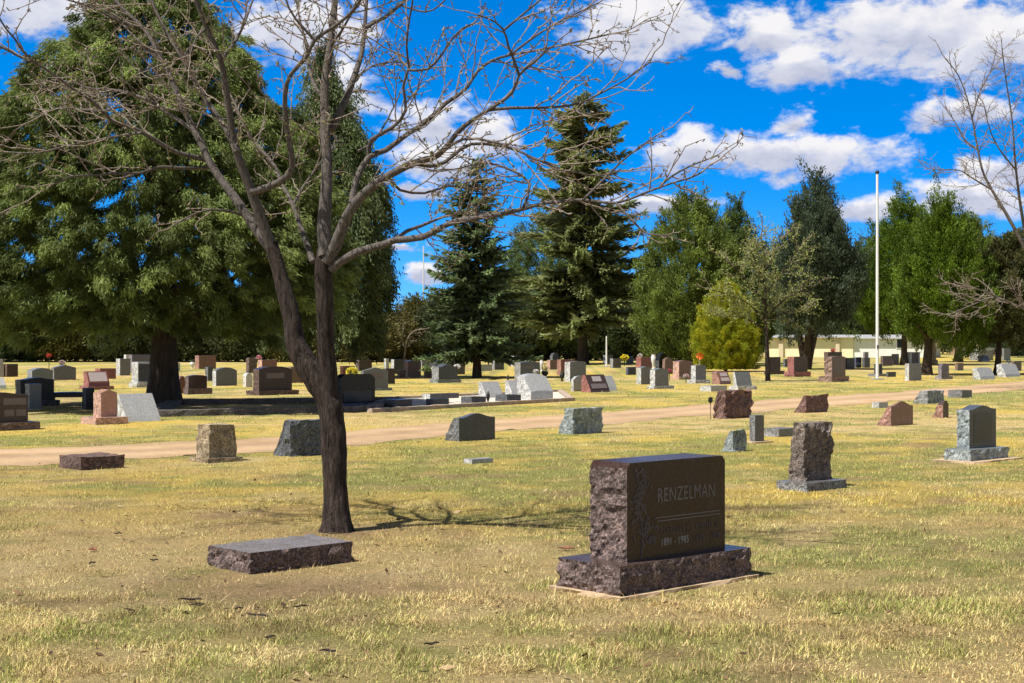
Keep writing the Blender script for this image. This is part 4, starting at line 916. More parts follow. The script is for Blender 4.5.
class Bare:
    lim = None
    def __init__(self, seed, bud=None):
        self.rg = np.random.default_rng(seed); self.T = MB(); self.W = MB(); self.B = MB(); self.bud = bud; self.nb = 0
    def limb(self, pts, r0, r1, k=8, spawn=True, start=.22, gap=.13, tl=(.3, .85), rough=.10, tr=.0070):
        path = spline(pts, .06 if r0 > .05 else .09)
        n = len(path); s = np.linspace(0, 1, n)
        if r0 < .03: path = path + (fbm(path * 7, 3, 2)[:, None] - .5) * .035 * np.array([1, 1, .8]) * s[:, None]
        rad = r1 + (r0 - r1) * (1 - s) ** 1.5
        (self.T if self.lim is None or r0 > .064 else self.lim).tube(path, rad, k, rough=rough if r0 > .02 else .06, seed=int(r0 * 1e4))
        if not spawn: return path
        L = np.cumsum(np.r_[0, np.linalg.norm(np.diff(path, axis=0), axis=1)]); d = L[-1] * start
        while d < L[-1]:
            p = np.array([np.interp(d, L, path[:, i]) for i in range(3)]); i = min(int(np.searchsorted(L, d)), n - 2)
            t = path[i + 1] - path[i]; t /= np.linalg.norm(t)
            self.twig(p, t, self.rg.uniform(*tl) * (1.1 - .45 * d / L[-1]), min(tr, np.interp(d, L, rad) * .8), 2, side=True)
            d += gap * self.rg.uniform(.5, 1.5)
        self.twig(path[-1], path[-1] - path[-2], self.rg.uniform(*tl) * .8, r1 * .9, 2)
        return path
    def twig(self, p, t, ln, r, lev, side=False):
        rg = self.rg; t = t / (np.linalg.norm(t) + 1e-9)
        if side:
            q = rg.normal(size=3); q -= t * q.dot(t); q /= np.linalg.norm(q); a = rg.uniform(.55, 1.15)
            t = t * math.cos(a) + q * math.sin(a); t[2] = t[2] * .7 + .06
        n = max(3, int(ln / .075)); pts = [p]; st = ln / n; sgn = 1
        w = np.cross(t, rg.normal(size=3)); w /= np.linalg.norm(w) + 1e-9
        for i in range(n):
            t = t + w * sgn * rg.uniform(.08, .38) + rg.normal(size=3) * .10 + np.array([0, 0, .03]); t /= np.linalg.norm(t); sgn = -sgn
            p = p + t * st; pts.append(p)
            if lev > 1 and i > 0 and rg.random() < .62: self.twig(p, t, ln * rg.uniform(.18, .5), r * .68, lev - 1, side=True)
            elif rg.random() < .75:                     # short knobbly spur
                q = rg.normal(size=3); q /= np.linalg.norm(q); self.W.tube([p, p + q * rg.uniform(.012, .04)], [r * 1.3, r * .9], 3, cap=False)
                if self.bud is not None and rg.random() < .5 * self.bud:
                    self.buds(p + q * .02)
        self.W.tube(pts, np.linspace(r, max(r * .5, .0020), n + 1), 4 if lev > 1 else 3, cap=False)
    def buds(self, p):
        rg = self.rg; n = 3
        kites(self.B, np.tile(p, (n, 1)) + rg.normal(size=(n, 3)) * .006, rg.normal(size=(n, 3)), .026, .012, np.array([[.24, .25, .05]]) * rg.uniform(.6, 1.3, (n, 1)), rg); self.nb += 1

D0 = 12.62
def px_path(pts, d0=0.0, d1=0.0):
    n = len(pts); L = np.cumsum(np.r_[0, [math.hypot(pts[i + 1][0] - pts[i][0], pts[i + 1][1] - pts[i][1]) for i in range(n - 1)]]); L = L / L[-1]
    return [P(x, y, D0 + d0 + (d1 - d0) * l) for (x, y), l in zip(pts, L)]
t0 = empty('bare_tree', (*G(337, 532)[:2], 0)); tag(t0, 'leafless forked tree with knobbly twigs just budding, rising beside the flat slab', 'tree')
B = Bare(91, bud=.8); B.lim = MB()
S = D0 / F                                     # metres per photo pixel at the tree
# stem: runs up into the left limb; the right stem splits off below the bend
path = spline(px_path([(337, 540), (337, 530), (336.5, 505), (335, 470), (333, 435), (329.5, 405), (319, 384), (306, 364), (297, 345), (291.5, 317), (284, 287), (277, 262), (271, 243)], 0, .15), .03)
zz = path[:, 2]; hy = lambda y: H - (y - HY) / F * D0
rr = np.interp(zz, [hy(y) for y in (540, 530, 512, 480, 435, 405, 384, 364, 345, 317, 287, 262, 243)], np.array([18.5, 15.6, 13.6, 12.4, 12.2, 12.6, 12.2, 11.2, 10.2, 8.8, 7.8, 7.2, 7.0]) * S)
B.T.tube(path, rr, 26, rough=.30, seed=2)
def LB(pts, r0, r1, d0=0, d1=0, **k): return B.limb(px_path(pts, d0, d1), r0 * S, r1 * S, **k)
LB([(332, 426), (330.8, 410), (330, 392), (328.5, 370), (326, 345), (325, 312), (323.5, 275), (326, 250)], 8.2, 8.8, .07, -.06, k=16, spawn=False, rough=.16)
for k in range(6):
    a = k * 1.047 + .3; q = np.array([[.07, .12], [.095, .05], [.125, .01], [.16, -.03]]); o = P(336.5, 532, D0); B.T.tube(np.stack([o[0] + np.cos(a) * q[:, 0], o[1] + np.sin(a) * q[:, 0], q[:, 1]], 1), np.array([.045, .042, .028, .012]), 8, rough=.2, seed=k)
# left side
LB([(273, 250), (262, 222), (249, 185), (236, 150), (229, 110), (221, 62), (207, 28), (192, -12), (182, -60)], 6.2, 2.0, .15, -.5, start=.35)
LB([(274, 252), (262, 238), (248, 217), (233, 195), (217, 174), (206, 155), (199, 138), (185, 112), (173, 84), (162, 59), (145, 30), (127, 13), (105, -12), (85, -40)], 5.8, 1.7, .15, .9, start=.4)
LB([(237, 152), (226, 129), (202, 94), (187, 66), (169, 37), (152, 2), (140, -40)], 3.6, 1.5, -.1, .4)
LB([(208, 160), (190, 156), (173, 151), (152, 138), (131, 127), (112, 121), (94, 103), (70, 87), (52, 73), (35, 63), (19, 56), (0, 47), (-25, 38)], 3.0, .9, .5, -.6, gap=.14)
LB([(35, 63), (22, 50), (14, 38), (0, 19), (-6, 8)], 1.4, .8, -.45, -.6, tl=(.2, .45))
LB([(198, 140), (190, 128), (169, 114), (150, 101), (122, 91), (94, 89), (70, 82), (52, 80)], 2.6, .9, .6, 1.2)
LB([(207, 168), (178, 168), (159, 167), (141, 173), (112, 174), (89, 176), (70, 177), (50, 186)], 2.2, .8, .5, -.3)
LB([(142, 133), (131, 134), (103, 139), (66, 146), (47, 151), (21, 153), (-10, 152)], 1.8, .8, .1, .9)
LB([(250, 219), (234, 212), (211, 210), (192, 215), (173, 226)], 1.7, .8, .3, -.2, tl=(.2, .5))
LB([(131, 104), (112, 109), (98, 111), (56, 108), (33, 120), (14, 131)], 1.5, .7, .9, 1.5)
LB([(252, 192), (269, 187), (289, 175), (292, 158), (287, 130), (285, 95), (291, 74), (306, 58), (315, 40), (342, 21), (357, 5), (372, -20)], 4.0, 1.4, .0, -1.0)
LB([(315, 40), (303, 27), (289, 8), (280, -20)], 1.7, .9, -.8, -.9)
LB([(313, 262), (302, 230), (293, 205), (282, 184), (274, 165), (257, 144), (243, 122), (232, 98)], 3.4, 1.2, 0, 1.1)
LB([(293, 205), (304, 186), (318, 166), (330, 152)], 1.9, .9, .5, 1.0, tl=(.2, .5))
LB([(221, 60), (236, 40), (246, 20), (255, -8)], 2.0, .9, -.2, .3)
LB([(206, 28), (196, 38), (190, 55)], 1.2, .7, -.3, -.6)
LB([(145, 30), (120, 22), (98, 10), (70, 0), (48, -8)], 1.7, .8, .8, .4)
LB([(162, 59), (140, 42), (118, 20), (100, 6)], 1.7, .8, .7, 1.3)
LB([(150, 101), (158, 70), (176, 60), (200, 48)], 1.3, .7, .8, .4)
LB([(185, 112), (160, 108), (140, 112)], 1.3, .7, .7, 1.2)
# right side
LB([(326, 256), (324, 224), (326, 195), (327, 165), (325, 130), (325, 85), (330, 47), (334, 12), (337, -40)], 7.5, 3.0, -.1, .3, k=10, start=.3)
LB([(327, 262), (335, 247), (343, 226), (352, 208), (366, 192), (388, 176), (414, 163), (438, 155), (459, 131), (477, 117), (493, 107), (512, 93), (519, 75), (533, 63), (545, 52)], 6.6, 1.1, -.1, -1.1, k=10, start=.25)
LB([(331, 130), (344, 103), (353, 80), (362, 52), (366, 28), (384, 18), (402, 3), (420, -18)], 4.6, 1.6, .15, .9)
LB([(365, 30), (366, 10), (368, -20)], 2.4, 1.4, .5, .6)
LB([(352, 203), (357, 178), (369, 157), (386, 150), (406, 135), (427, 121), (446, 103), (457, 96), (468, 86), (477, 72), (491, 61), (510, 55), (533, 51), (562, 45), (585, 40), (610, 34)], 3.6, .9, -.2, .9, gap=.13)
LB([(510, 55), (530, 40), (548, 28), (575, 14), (600, 2)], 1.4, .8, .4, .8)
LB([(369, 157), (371, 140), (393, 127), (406, 110), (403, 86), (408, 68), (406, 46), (410, 18), (414, -8)], 2.4, .9, 0, -.6, gap=.13)
LB([(408, 70), (428, 69), (442, 54), (451, 40), (463, 28), (475, 23)], 1.5, .7, -.4, -.8, tl=(.2, .5))
LB([(489, 110), (510, 108), (534, 108), (559, 107), (580, 103), (599, 94), (625, 80), (650, 62)], 1.8, .7, -.8, -1.2, gap=.12)
LB([(519, 75), (514, 60), (508, 46), (503, 28), (488, 18), (478, 15)], 1.5, .7, -1.0, -1.3, tl=(.15, .4))
LB([(504, 30), (522, 15), (540, 0), (552, -14)], 1.2, .7, -1.1, -1.2, tl=(.15, .4))
LB([(332, 270), (338, 263), (358, 252), (382, 245), (396, 240), (423, 237), (453, 222), (490, 216), (523, 209), (545, 203), (583, 200), (616, 203), (642, 194), (672, 183), (690, 178), (702, 172)], 4.8, .8, -.1, -1.6, gap=.12, start=.3, tl=(.2, .6))
LB([(392, 242), (407, 231), (421, 226), (452, 214), (480, 212), (508, 214)], 2.2, .8, -.4, .4, gap=.14)
LB([(414, 163), (430, 166), (445, 162), (471, 144), (508, 148), (538, 160), (557, 168), (576, 172), (598, 176), (622, 170)], 2.3, .8, -.5, .2, gap=.12)
LB([(438, 155), (463, 139), (491, 141), (512, 148), (533, 159), (556, 165)], 1.8, .8, -.6, -1.2, gap=.13)
LB([(523, 208), (530, 184), (510, 169), (484, 163), (462, 168), (440, 172)], 1.5, .7, -.9, -.5)
LB([(583, 200), (605, 178), (628, 156), (657, 135)], 1.3, .7, -1.2, -.7, gap=.11, tl=(.2, .5))
LB([(660, 186), (672, 176), (690, 166), (706, 160), (718, 155)], 1.1, .6, -1.4, -1.2, gap=.11, tl=(.15, .4))
LB([(616, 203), (632, 220), (648, 234), (668, 235)], 1.1, .6, -1.3, -1.6, gap=.12, tl=(.15, .4))
LB([(388, 176), (400, 190), (425, 193), (448, 186), (474, 190), (500, 196)], 1.6, .7, -.3, .5, gap=.14)
LB([(358, 151), (375, 140), (395, 105), (400, 92)], 1.4, .7, 0, .5)
LB([(400, 5), (425, 12), (440, 5), (452, -8)], 1.2, .7, .8, .5, tl=(.2, .4))
LB([(353, 80), (372, 66), (396, 62), (420, 66)], 1.2, .6, .5, 1.0, tl=(.2, .4))
LB([(325, 100), (312, 80), (308, 50), (300, 20), (296, -10)], 2.0, .9, .1, 1.2)
LB([(330, 47), (345, 25), (360, -5)], 1.8, .9, .2, -.6)
for nm, g, mt, sm in (('trunk', B.T, M_BARK_GREY, True), ('limbs', B.lim, M_BARK_LIMB, True), ('twigs', B.W, M_TWIG, False), ('leaf_buds', B.B, M_LEAF, False)):
    off = np.array([t0.location.x, t0.location.y, 0]); g.v = [v - off for v in g.v]; g.build(nm, mt, t0, smooth=sm)

# bare tree at the right edge, its trunk just outside the frame
D0 = 52.0; S = D0 / F
bb = P(1062, 391.5, D0); t1 = empty('bare_tree', (bb[0], bb[1], 0)); tag(t1, 'leafless reddish tree reaching in from the right picture edge', 'tree')
B = Bare(17)
k2 = dict(tl=(.7, 1.7), gap=.24, tr=.013)
LB([(1062, 392), (1060, 360), (1054, 325), (1042, 285), (1030, 258)], 5.5, 3.2, k=10, spawn=False)
LB([(1030, 258), (1018, 235), (1004, 210), (992, 190), (983, 172), (978, 150), (972, 118), (966, 95), (958, 75), (945, 58)], 2.1, .5, 0, .5, **k2)
LB([(978, 150), (965, 140), (955, 122), (945, 108)], 1.0, .4, .3, .8, **k2)
LB([(992, 190), (972, 178), (958, 170), (940, 170)], 1.0, .4, .2, -.8, **k2)
LB([(972, 118), (980, 92), (990, 72), (996, 52)], 1.0, .4, .4, 1.2, **k2)
LB([(1030, 258), (1022, 215), (1016, 170), (1012, 120), (1006, 80), (1002, 48)], 1.9, .5, 0, -1.0, **k2)
LB([(1016, 170), (1000, 150), (990, 130), (984, 105)], 1.0, .4, -.5, -1, **k2)
LB([(1054, 325), (1030, 312), (1004, 300), (980, 290), (958, 286)], 1.8, .6, 0, -1.5, **k2)
LB([(1004, 300), (990, 298), (972, 305), (955, 312)], 1.2, .5, -1, -.5, **k2)
LB([(1030, 258), (1045, 200), (1052, 140), (1058, 80)], 1.9, .5, 0, .5, **k2)
for nm, g, mt, sm in (('trunk', B.T, M_BARK_LIMB, True), ('twigs', B.W, M_TWIG, False)):
    off = np.array([bb[0], bb[1], 0]); g.v = [v - off for v in g.v]; g.build(nm, mt, t1, smooth=sm)

# sapling before the golden bush
bb = G(768, 381); D0 = bb[1]; S = D0 / F
t2 = empty('sapling_tree', bb); tag(t2, 'thin young tree with sparse pale budding leaves before the golden bush', 'tree')
B = Bare(29); k3 = dict(tl=(.6, 1.5), gap=.22, tr=.010)
LB([(768, 383), (767, 350), (766, 315), (765, 285), (764, 258), (761, 236)], 2.8, .7, start=.35, **k3)
for q in ([(767, 325), (750, 305), (732, 296), (712, 290)], [(766, 318), (784, 300), (800, 292), (812, 286)], [(766, 305), (748, 282), (735, 268), (722, 258)], [(765, 295), (782, 272), (792, 258), (800, 248)],
          [(765, 285), (756, 262), (748, 246)], [(765, 330), (745, 318), (726, 316)], [(766, 322), (786, 312), (804, 310)], [(765, 272), (775, 254), (780, 240)]):
    LB(q, 1.2, .4, 0, (q[0][1] * 7 % 5 - 2) * .5, **k3)
wv = np.concatenate(B.W.v); rg = np.random.default_rng(2); sel = wv[rg.integers(0, len(wv), 4200)]
kites(B.B, sel + rg.normal(size=sel.shape) * .06, rg.normal(size=sel.shape), .12, .05, np.array([[.27, .31, .09]]) * rg.uniform(.7, 1.3, (len(sel), 1)), rg)
for nm, g, mt, sm in (('trunk', B.T, M_BARK_GREY, True), ('twigs', B.W, M_TWIG, False), ('crown', B.B, M_LEAF, False)):
    g.v = [v - bb for v in g.v]; g.build(nm, mt, t2, smooth=sm)

# small arching bare sapling by the hedge
bb = G(404, 362); D0 = bb[1]; S = D0 / F
t3 = empty('sapling_tree', bb); tag(t3, 'thin pale arching bare sapling before the brownish hedge trees', 'tree')
B = Bare(33); LB([(404, 363), (405, 350), (408, 338), (414, 331), (424, 329)], 1.2, .4, tl=(.5, 1.2), gap=.4, tr=.012); LB([(405, 350), (402, 338), (404, 328)], .8, .4, tl=(.4, 1.), gap=.4, tr=.012)
for nm, g, mt in (('trunk', B.T, M_TWIG), ('twigs', B.W, M_TWIG)):
    g.v = [v - bb for v in g.v]; g.build(nm, mt, t3)
# ================================================================== POLES, BUILDINGS, SMALL THINGS
def pole(name, px, yb, yt, rpx, label, cat='pole', finial=None, minr=0.02, base=True):
    b = G(px, yb); d = b[1]; h = (yb - yt) / F * d; r = max(rpx / F * d, minr)
    t = empty(name, b); tag(t, label, cat)
    m = MB(); m.tube([(0, 0, -.05), (0, 0, h * .5), (0, 0, h)], [r, r * .9, r * .72], 12); m.build('pole', M_WHITEPAINT, t, smooth=True)
    if base:
        m = MB(); pos, q, mi = box_grid(r * 7, r * 7, .05, 3, 3, 1, amp=0, mats=(0,) * 5); m.add(pos, q); m.build('footing', M_CONCG, t)
    if finial is not None:
        m = MB(); u = np.linspace(-math.pi / 2, math.pi / 2, 9); m.tube(np.stack([0 * u, 0 * u, h + r * 1.1 + np.sin(u) * r * 1.25], 1), np.cos(u) * r * 1.25 + .002, 12, cap=False); m.build('ball_finial', finial, t, smooth=True)
    return t, h, r
t, h, r = pole('flagpole', 877.3, 379.5, 174, 1.6, 'tall white flagpole with a dark ball on top, no flag flying', 'flagpole', M_BLACK)
m = MB(); m.box((-.03, -r - .05, 1.3), (.03, -r + .01, 1.45)); m.build('halyard_cleat', M_BLACK, t)
pole('flagpole', 423.5, 360.5, 246, .75, 'far thin pale flagpole rising between the juniper and the left spruce', 'flagpole')
pole('white_pole', 449.5, 361, 331, .9, 'short white pole standing behind the dark grey stone near the left spruce')
pole('white_pole', 606.5, 367, 336, .9, 'short white pole right of the tallest spruce trunk')
pole('white_pole', 132, 362, 331, .9, 'short white pole before the dark hedge at far left')
pole('white_pole', 965, 357, 345, 1.3, 'stubby white post left of the large grey tomb')

# round medallion on a rod beside the maroon boulder stone
b = G(710.5, 419.5); d = b[1]; t = empty('grave_medallion', b, TH); tag(t, 'round black medallion on a thin rod left of the maroon boulder stone', 'medallion')
hz = (419.5 - 400) / F * d; m = MB(); m.tube([(0, 0, -.02), (0, 0, hz)], [.010, .010], 6); m.build('rod', simple('weathered_rod', (.2, .17, .14), .6, .2), t)
m = MB(); m.tube([(0, -.018, hz), (0, -.012, hz), (0, .012, hz), (0, .018, hz)], [.04, .062, .062, .04], 20); m.build('disc', M_BLACK, t)

# flowers, urns and tokens standing on or by graves
def bouquet(px, yc, wpx, d, cols, label, name='flower_bouquet', stem=True, n=46, seed=0):
    rg = np.random.default_rng(seed + int(px)); c = P(px, yc, d); R = wpx / 2 / F * d
    z0 = 0.0 if stem else c[2] - R * .9
    t = empty(name, (c[0], c[1], z0)); tag(t, label, 'flowers', 'flowers left on the graves')
    m = MB(); u = rg.normal(size=(n * 6, 3)); u /= np.linalg.norm(u, axis=1)[:, None]; u[:, 2] *= .7
    cc = np.array(cols)[rg.integers(0, len(cols), n)]; ctr = rg.normal(size=(n, 3)); ctr /= np.linalg.norm(ctr, axis=1)[:, None]; ctr *= R * .85 * np.array([1, 1, .7])
    pos = np.repeat(ctr, 6, 0) + np.array([0, 0, c[2] - z0]); kites(m, pos, u + np.repeat(ctr, 6, 0) / R, R * .45, R * .3, np.repeat(cc, 6, 0) * rg.uniform(.8, 1.1, (n * 6, 1)), rg)
    m.build('blossoms', M_PETAL, t)
    m = MB(); q = 60; kites(m, rg.normal(size=(q, 3)) * R * .4 + np.array([0, 0, c[2] - z0 - R * .3]), rg.normal(size=(q, 3)), R * .7, R * .22, np.tile([.06, .10, .03], (q, 1)), rg)
    if stem:
        m.tube([(0, 0, 0), (0, 0, c[2])], [R * .16, R * .16], 6, col=(.05, .09, .03))
    m.build('greenery', M_LEAF, t)
    return t
WH, YE, PK, OR, RD = (.82, .80, .78), (.80, .66, .03), (.72, .28, .36), (.85, .18, .03), (.6, .03, .06)
bouquet(352, 371.8, 11, dist(383), [YE, YE, (.75, .75, .2)], 'bright yellow flowers behind the glossy black stone', n=60)
bouquet(624.5, 357.5, 7.5, dist(366), [YE, (.78, .7, .1)], 'yellow flowers by the small grey stone right of the white pole')
bouquet(434, 368.5, 5, dist(381), [WH, (.7, .66, .6)], 'white flowers on the left shoulder of the grey arched monument')
bouquet(457, 366.5, 6, dist(381), [WH, WH], 'white flowers on the right shoulder of the grey arched monument')
bouquet(536, 371.5, 5.5, dist(390), [WH, (.7, .65, .7)], 'white flower bunch above the largest pale arched slab')
bouquet(259, 357.5, 5.5, dist(374), [PK, (.75, .5, .5)], 'pink flowers beside the tall notched maroon stone')
bouquet(669.5, 370.5, 4.5, dist(381), [RD, PK], 'red pink flowers between the twin tablets and the large pink stone')
bouquet(686, 376, 5.5, dist(382), [WH, PK], 'pale pink flowers at the foot of the large pink stone')
bouquet(49, 355.5, 5, dist(380), [RD, (.6, .1, .05)], 'red flowers on a pale stick at far left before the hedge')
bouquet(640, 355.5, 4.5, dist(367), [WH, (.8, .7, .7)], 'pale flowers on top of the red granite stone')
bouquet(833, 350.5, 5, dist(362), [PK, RD], 'pink flowers topping the dark red stone behind the rough brown monument')
bouquet(62, 362.5, 6, dist(379), [(.62, .5, .42), (.6, .45, .45)], 'faded tan flowers above the mid grey gabled stone')
bouquet(858.5, 364, 4, dist(368.5), [WH, (.6, .6, .7)], 'white flowers between the dark stones of the shaded row')

def urn(px, yb, yt, wpx, mat, label, name='grave_urn'):
    b = G(px, yb); d = b[1]; h = (yb - yt) / F * d; r = wpx / 2 / F * d
    t = empty(name, b); tag(t, label, 'urn', 'urns and vases by the graves')
    m = MB(); s = [(0, .55), (.08, .6), (.16, .3), (.3, .45), (.6, .95), (.85, 1.0), (.9, .75), (1, .8)]
    m.tube([(0, 0, z * h) for z, _ in s], [q * r for _, q in s], 14); m.build('vase', mat, t, smooth=True)
    rg = np.random.default_rng(int(px)); m = MB(); n = 24
    kites(m, rg.normal(size=(n, 3)) * r * .4 + np.array([0, 0, h]), np.array([[0, 0, 1.]]) + rg.normal(size=(n, 3)) * .6, r * .9, r * .3, np.tile([.10, .10, .05], (n, 1)), rg); m.build('dried_stems', M_LEAF, t)
M_WSTONE = simple('white_stone', (.66, .66, .64), .7, .1)
urn(192.5, 368.5, 362, 5, M_WSTONE, 'white urn left of the tan and rust block')
urn(488, 404, 393.5, 4, M_BLACK, 'little black vase between two low blocks of the curbed plot')
urn(508, 381, 376.5, 3.2, M_BLACK, 'tiny dark vase left of the large mid grey stone')
urn(541.5, 372, 360, 4, M_WSTONE, 'white topped urn right of the large mid grey stone')
urn(653.5, 370, 354.5, 5, M_WSTONE, 'tall pale urn between the red stone and the black leaning one')
urn(562, 381.5, 373, 5, M_BLACK, 'dark vase at the left foot of the tall grey stone by the spruce')
urn(545, 378, 371, 7, M_BLACK, 'squat black planter right of the largest pale slab')

# orange pinwheel
b = G(699.5, 381.8); d = b[1]; t = empty('garden_pinwheel', b); tag(t, 'orange pinwheel on a stick behind the grey tablet by the golden bush', 'pinwheel')
hz = (381.8 - 356) / F * d; m = MB(); m.tube([(0, 0, 0), (0, 0, hz)], [.012, .012], 6); m.build('stick', M_WHITEPAINT, t)
m = MB(); R = 4.2 / F * d
for k in range(6):
    a = k * math.pi / 3; ca, sa = math.cos(a), math.sin(a); cb, sb = math.cos(a + .8), math.sin(a + .8)
    m.add([(0, -.03, hz), (ca * R, -.05, hz + sa * R), (cb * R * .8, -.12, hz + sb * R * .8), (0, -.045, hz), (ca * R, -.06, hz + sa * R), (cb * R * .8, -.13, hz + sb * R * .8)], tris=[(0, 1, 2), (3, 5, 4)], quads=[(0, 3, 4, 1), (1, 4, 5, 2)], col=OR)
m.build('vanes', M_PETAL, t)

# small white figure on the slab at the right edge
b = G(1009, 374); d = b[1]; t = empty('angel_figurine', (b[0], b[1], 0.0)); z0 = (374 - 364.5) / F * d
m = MB(); s = [(0, 1), (.1, .95), (.45, .55), (.62, .62), (.72, .3), (.8, .42), (.92, .38), (1, .08)]; hh = 5.5 / F * d
m.tube([(0, 0, z0 - .1 + z * hh) for z, _ in s], [q * hh * .32 for _, q in s], 12); m.build('figure', M_WSTONE, t, smooth=True)
for sg in (-1, 1):
    m = MB(); m.tube([(0, .05, z0 + hh * .5), (sg * hh * .3, .07, z0 + hh * .72), (sg * hh * .34, .07, z0 + hh * .3)], [.03, .05, .02], 6); m.build('wing', M_WSTONE, t, smooth=True)
tag(t, 'small white statuette sitting on the whitish slab at the right edge', 'figurine')

# seed pods, bark bits and leaves lying in the foreground grass
M_POD = simple('dried_pod', (.022, .013, .010), .6, .4, 30)
M_RUST = simple('rusty_leaf', (.20, .07, .035), .7, .3, 30)
def pod(px, py, L, ang, label, mat=M_POD, w=.011):
    rg = np.random.default_rng(int(px * 3 + py)); b = G(px, py); n = 11; s = np.linspace(-.5, .5, n)
    L = L * .62; path = np.stack([s * L, .10 * L * np.sin(s * 4 + rg.random() * 3), .024 + .003 * np.cos(s * 9 + rg.random() * 6)], 1)
    m = MB(); tw = np.linspace(0, .5, n); wv = w * .8 * (.6 + .4 * rg.random(n)) * np.sin(np.linspace(.25, math.pi - .2, n))
    side = np.stack([0 * tw, np.cos(tw), np.sin(tw)], 1) * wv[:, None]; nrm = np.stack([0 * tw, -np.sin(tw), np.cos(tw)], 1) * .0035
    v = np.stack([path - side + nrm, path + side + nrm, path + side - nrm, path - side - nrm], 1).reshape(-1, 3)
    q = []
    for i in range(n - 1):
        for k in range(4): q.append((i * 4 + k, i * 4 + (k + 1) % 4, i * 4 + 4 + (k + 1) % 4, i * 4 + 4 + k))
    q += [(0, 3, 2, 1), ((n - 1) * 4, (n - 1) * 4 + 1, (n - 1) * 4 + 2, (n - 1) * 4 + 3)]
    m.add(v, q); o = m.build('seed_pod', mat); o.location = b; o.rotation_euler = (0, 0, ang)
    tag(o, label, 'seed pod', 'dry pods fallen on the grass')
pod(190, 603, .24, .1, 'longest of the dark dried pods, lying below the granite slab')
pod(197, 608.5, .15, .4, 'short dark pod lying just in front of the longest pod')
pod(258, 619, .22, -.2, 'dark curled pod right of the longest pod in the foreground grass')
pod(238, 612, .10, .9, 'small dark pod bit left of the curled pod')
pod(431, 648, .14, .5, 'dark pod alone in the bright grass near the bottom middle')
pod(328, 655, .16, -.6, 'brown pod low in the foreground left of the lone one')
pod(93, 552, .10, .3, 'rust coloured leaf on the dry grass at far left', M_RUST, .03)
pod(92, 566, .15, 1.35, 'dark pod standing up in the grass below the rust coloured leaf')
pod(118, 536, .10, .2, 'dark pod bit left of the granite slab and behind the rust leaf')
pod(566, 551, .20, .1, 'reddish leaf litter strip left of the family monument', M_RUST, .03)
pod(154, 563, .10, .2, 'small dark pod just left of the granite slab corner')
pod(300, 610, .14, .5, 'thin brown pod on the bare thatch right of the curled pod', M_POD, .008)
pod(270, 641, .12, 1.0, 'small brown pod below the curled pod in the foreground')

# ---- white building behind the junipers, tan brick house at the right edge
M_WALLW = simple('white_wall', (.74, .73, .70), .85, .06, 2)
M_WALLC = simple('cream_wall', (.80, .72, .48), .85, .06, 2)
M_ROOFG = simple('grey_roof', (.30, .30, .31), .8, .15, 3)
M_GLASS = simple('window_glass', (.03, .04, .05), .08, .2, 2)
M_BRICK_ = None
def brick(name, c0, c1):
    m, nt, b = nmat(name); L = nt.links.new; tc = nd(nt, 'ShaderNodeTexCoord'); mp = nd(nt, 'ShaderNodeMapping'); mp.inputs['Rotation'].default_value = (math.pi / 2, 0, 0)
    L(tc.outputs['Object'], mp.inputs['Vector']); br = nd(nt, 'ShaderNodeTexBrick', Scale=4.0); br.inputs['Color1'].default_value = (*c0, 1); br.inputs['Color2'].default_value = (*c1, 1); br.inputs['Mortar'].default_value = (.45, .42, .38, 1)
    L(mp.outputs['Vector'], br.inputs['Vector']); L(br.outputs['Color'], b.inputs['Base Color']); b.inputs['Roughness'].default_value = .9
    return m
def flatbox(lo, hi): m = MB(); m.box(lo, hi); return m
D = 150.0
def bx(px): return (px - CX) / F * D
t = empty('maintenance_building', (bx(845), D, 0), math.radians(-22)); tag(t, 'long low white and cream building seen between the juniper trunks', 'building')
x0, x1, xm = bx(764) - bx(845), bx(928) - bx(845), bx(853) - bx(845)
flatbox((x0, 0, 0), (xm, 9, 2.0)).build('wall', M_WALLC, t); flatbox((xm + .003, .15, 0), (x1, 9, 1.9)).build('wall', M_WALLW, t)
m = MB(); zt = 2.0
m.add([(x0 - .4, -.5, zt), (xm + .2, -.5, zt), (xm + .2, 9.5, zt), (x0 - .4, 9.5, zt), (x0 - .4, 4.5, zt + .3), (xm + .2, 4.5, zt + .3)], [(0, 1, 5, 4), (2, 3, 4, 5)], [(3, 0, 4), (1, 2, 5)]); m.build('roof', M_ROOFG, t)
m = MB(); zt = 1.9
m.add([(xm + .203, -.3, zt), (x1 + .4, -.3, zt), (x1 + .4, 9.3, zt), (xm + .203, 9.3, zt), (xm + .203, 4.5, zt + .4), (x1 + .4, 4.5, zt + .4)], [(0, 1, 5, 4), (2, 3, 4, 5)], [(3, 0, 4), (1, 2, 5)]); m.build('roof', M_ROOFG, t)
for px, w in ((781, .45), (838, .4)):
    flatbox((bx(px) - bx(845) - w / 2, -.22, 0), (bx(px) - bx(845) + w / 2, -.003, 1.98)).build('pilaster', simple('tan_pilaster', (.62, .52, .36), .9, .1), t)
for px in (900,):
    u = bx(px) - bx(845); o = flatbox((u - .5, .09, .9), (u + .5, .147, 1.9)).build('window_frame', M_WHITEPAINT, t); g = flatbox((u - .42, .06, .98), (u + .42, .087, 1.82)).build('pane', M_GLASS, o)
D = 170.0
t = empty('brick_house', (bx(1030), D, 0)); tag(t, 'tan brick house with wide windows behind the rightmost juniper', 'building')
M_BR = brick('tan_brick', (.36, .22, .13), (.42, .27, .17)); x0, x1 = bx(976) - bx(1030), bx(1110) - bx(1030)
flatbox((x0, 0, 0), (x1, 10, 3.1)).build('wall', M_BR, t)
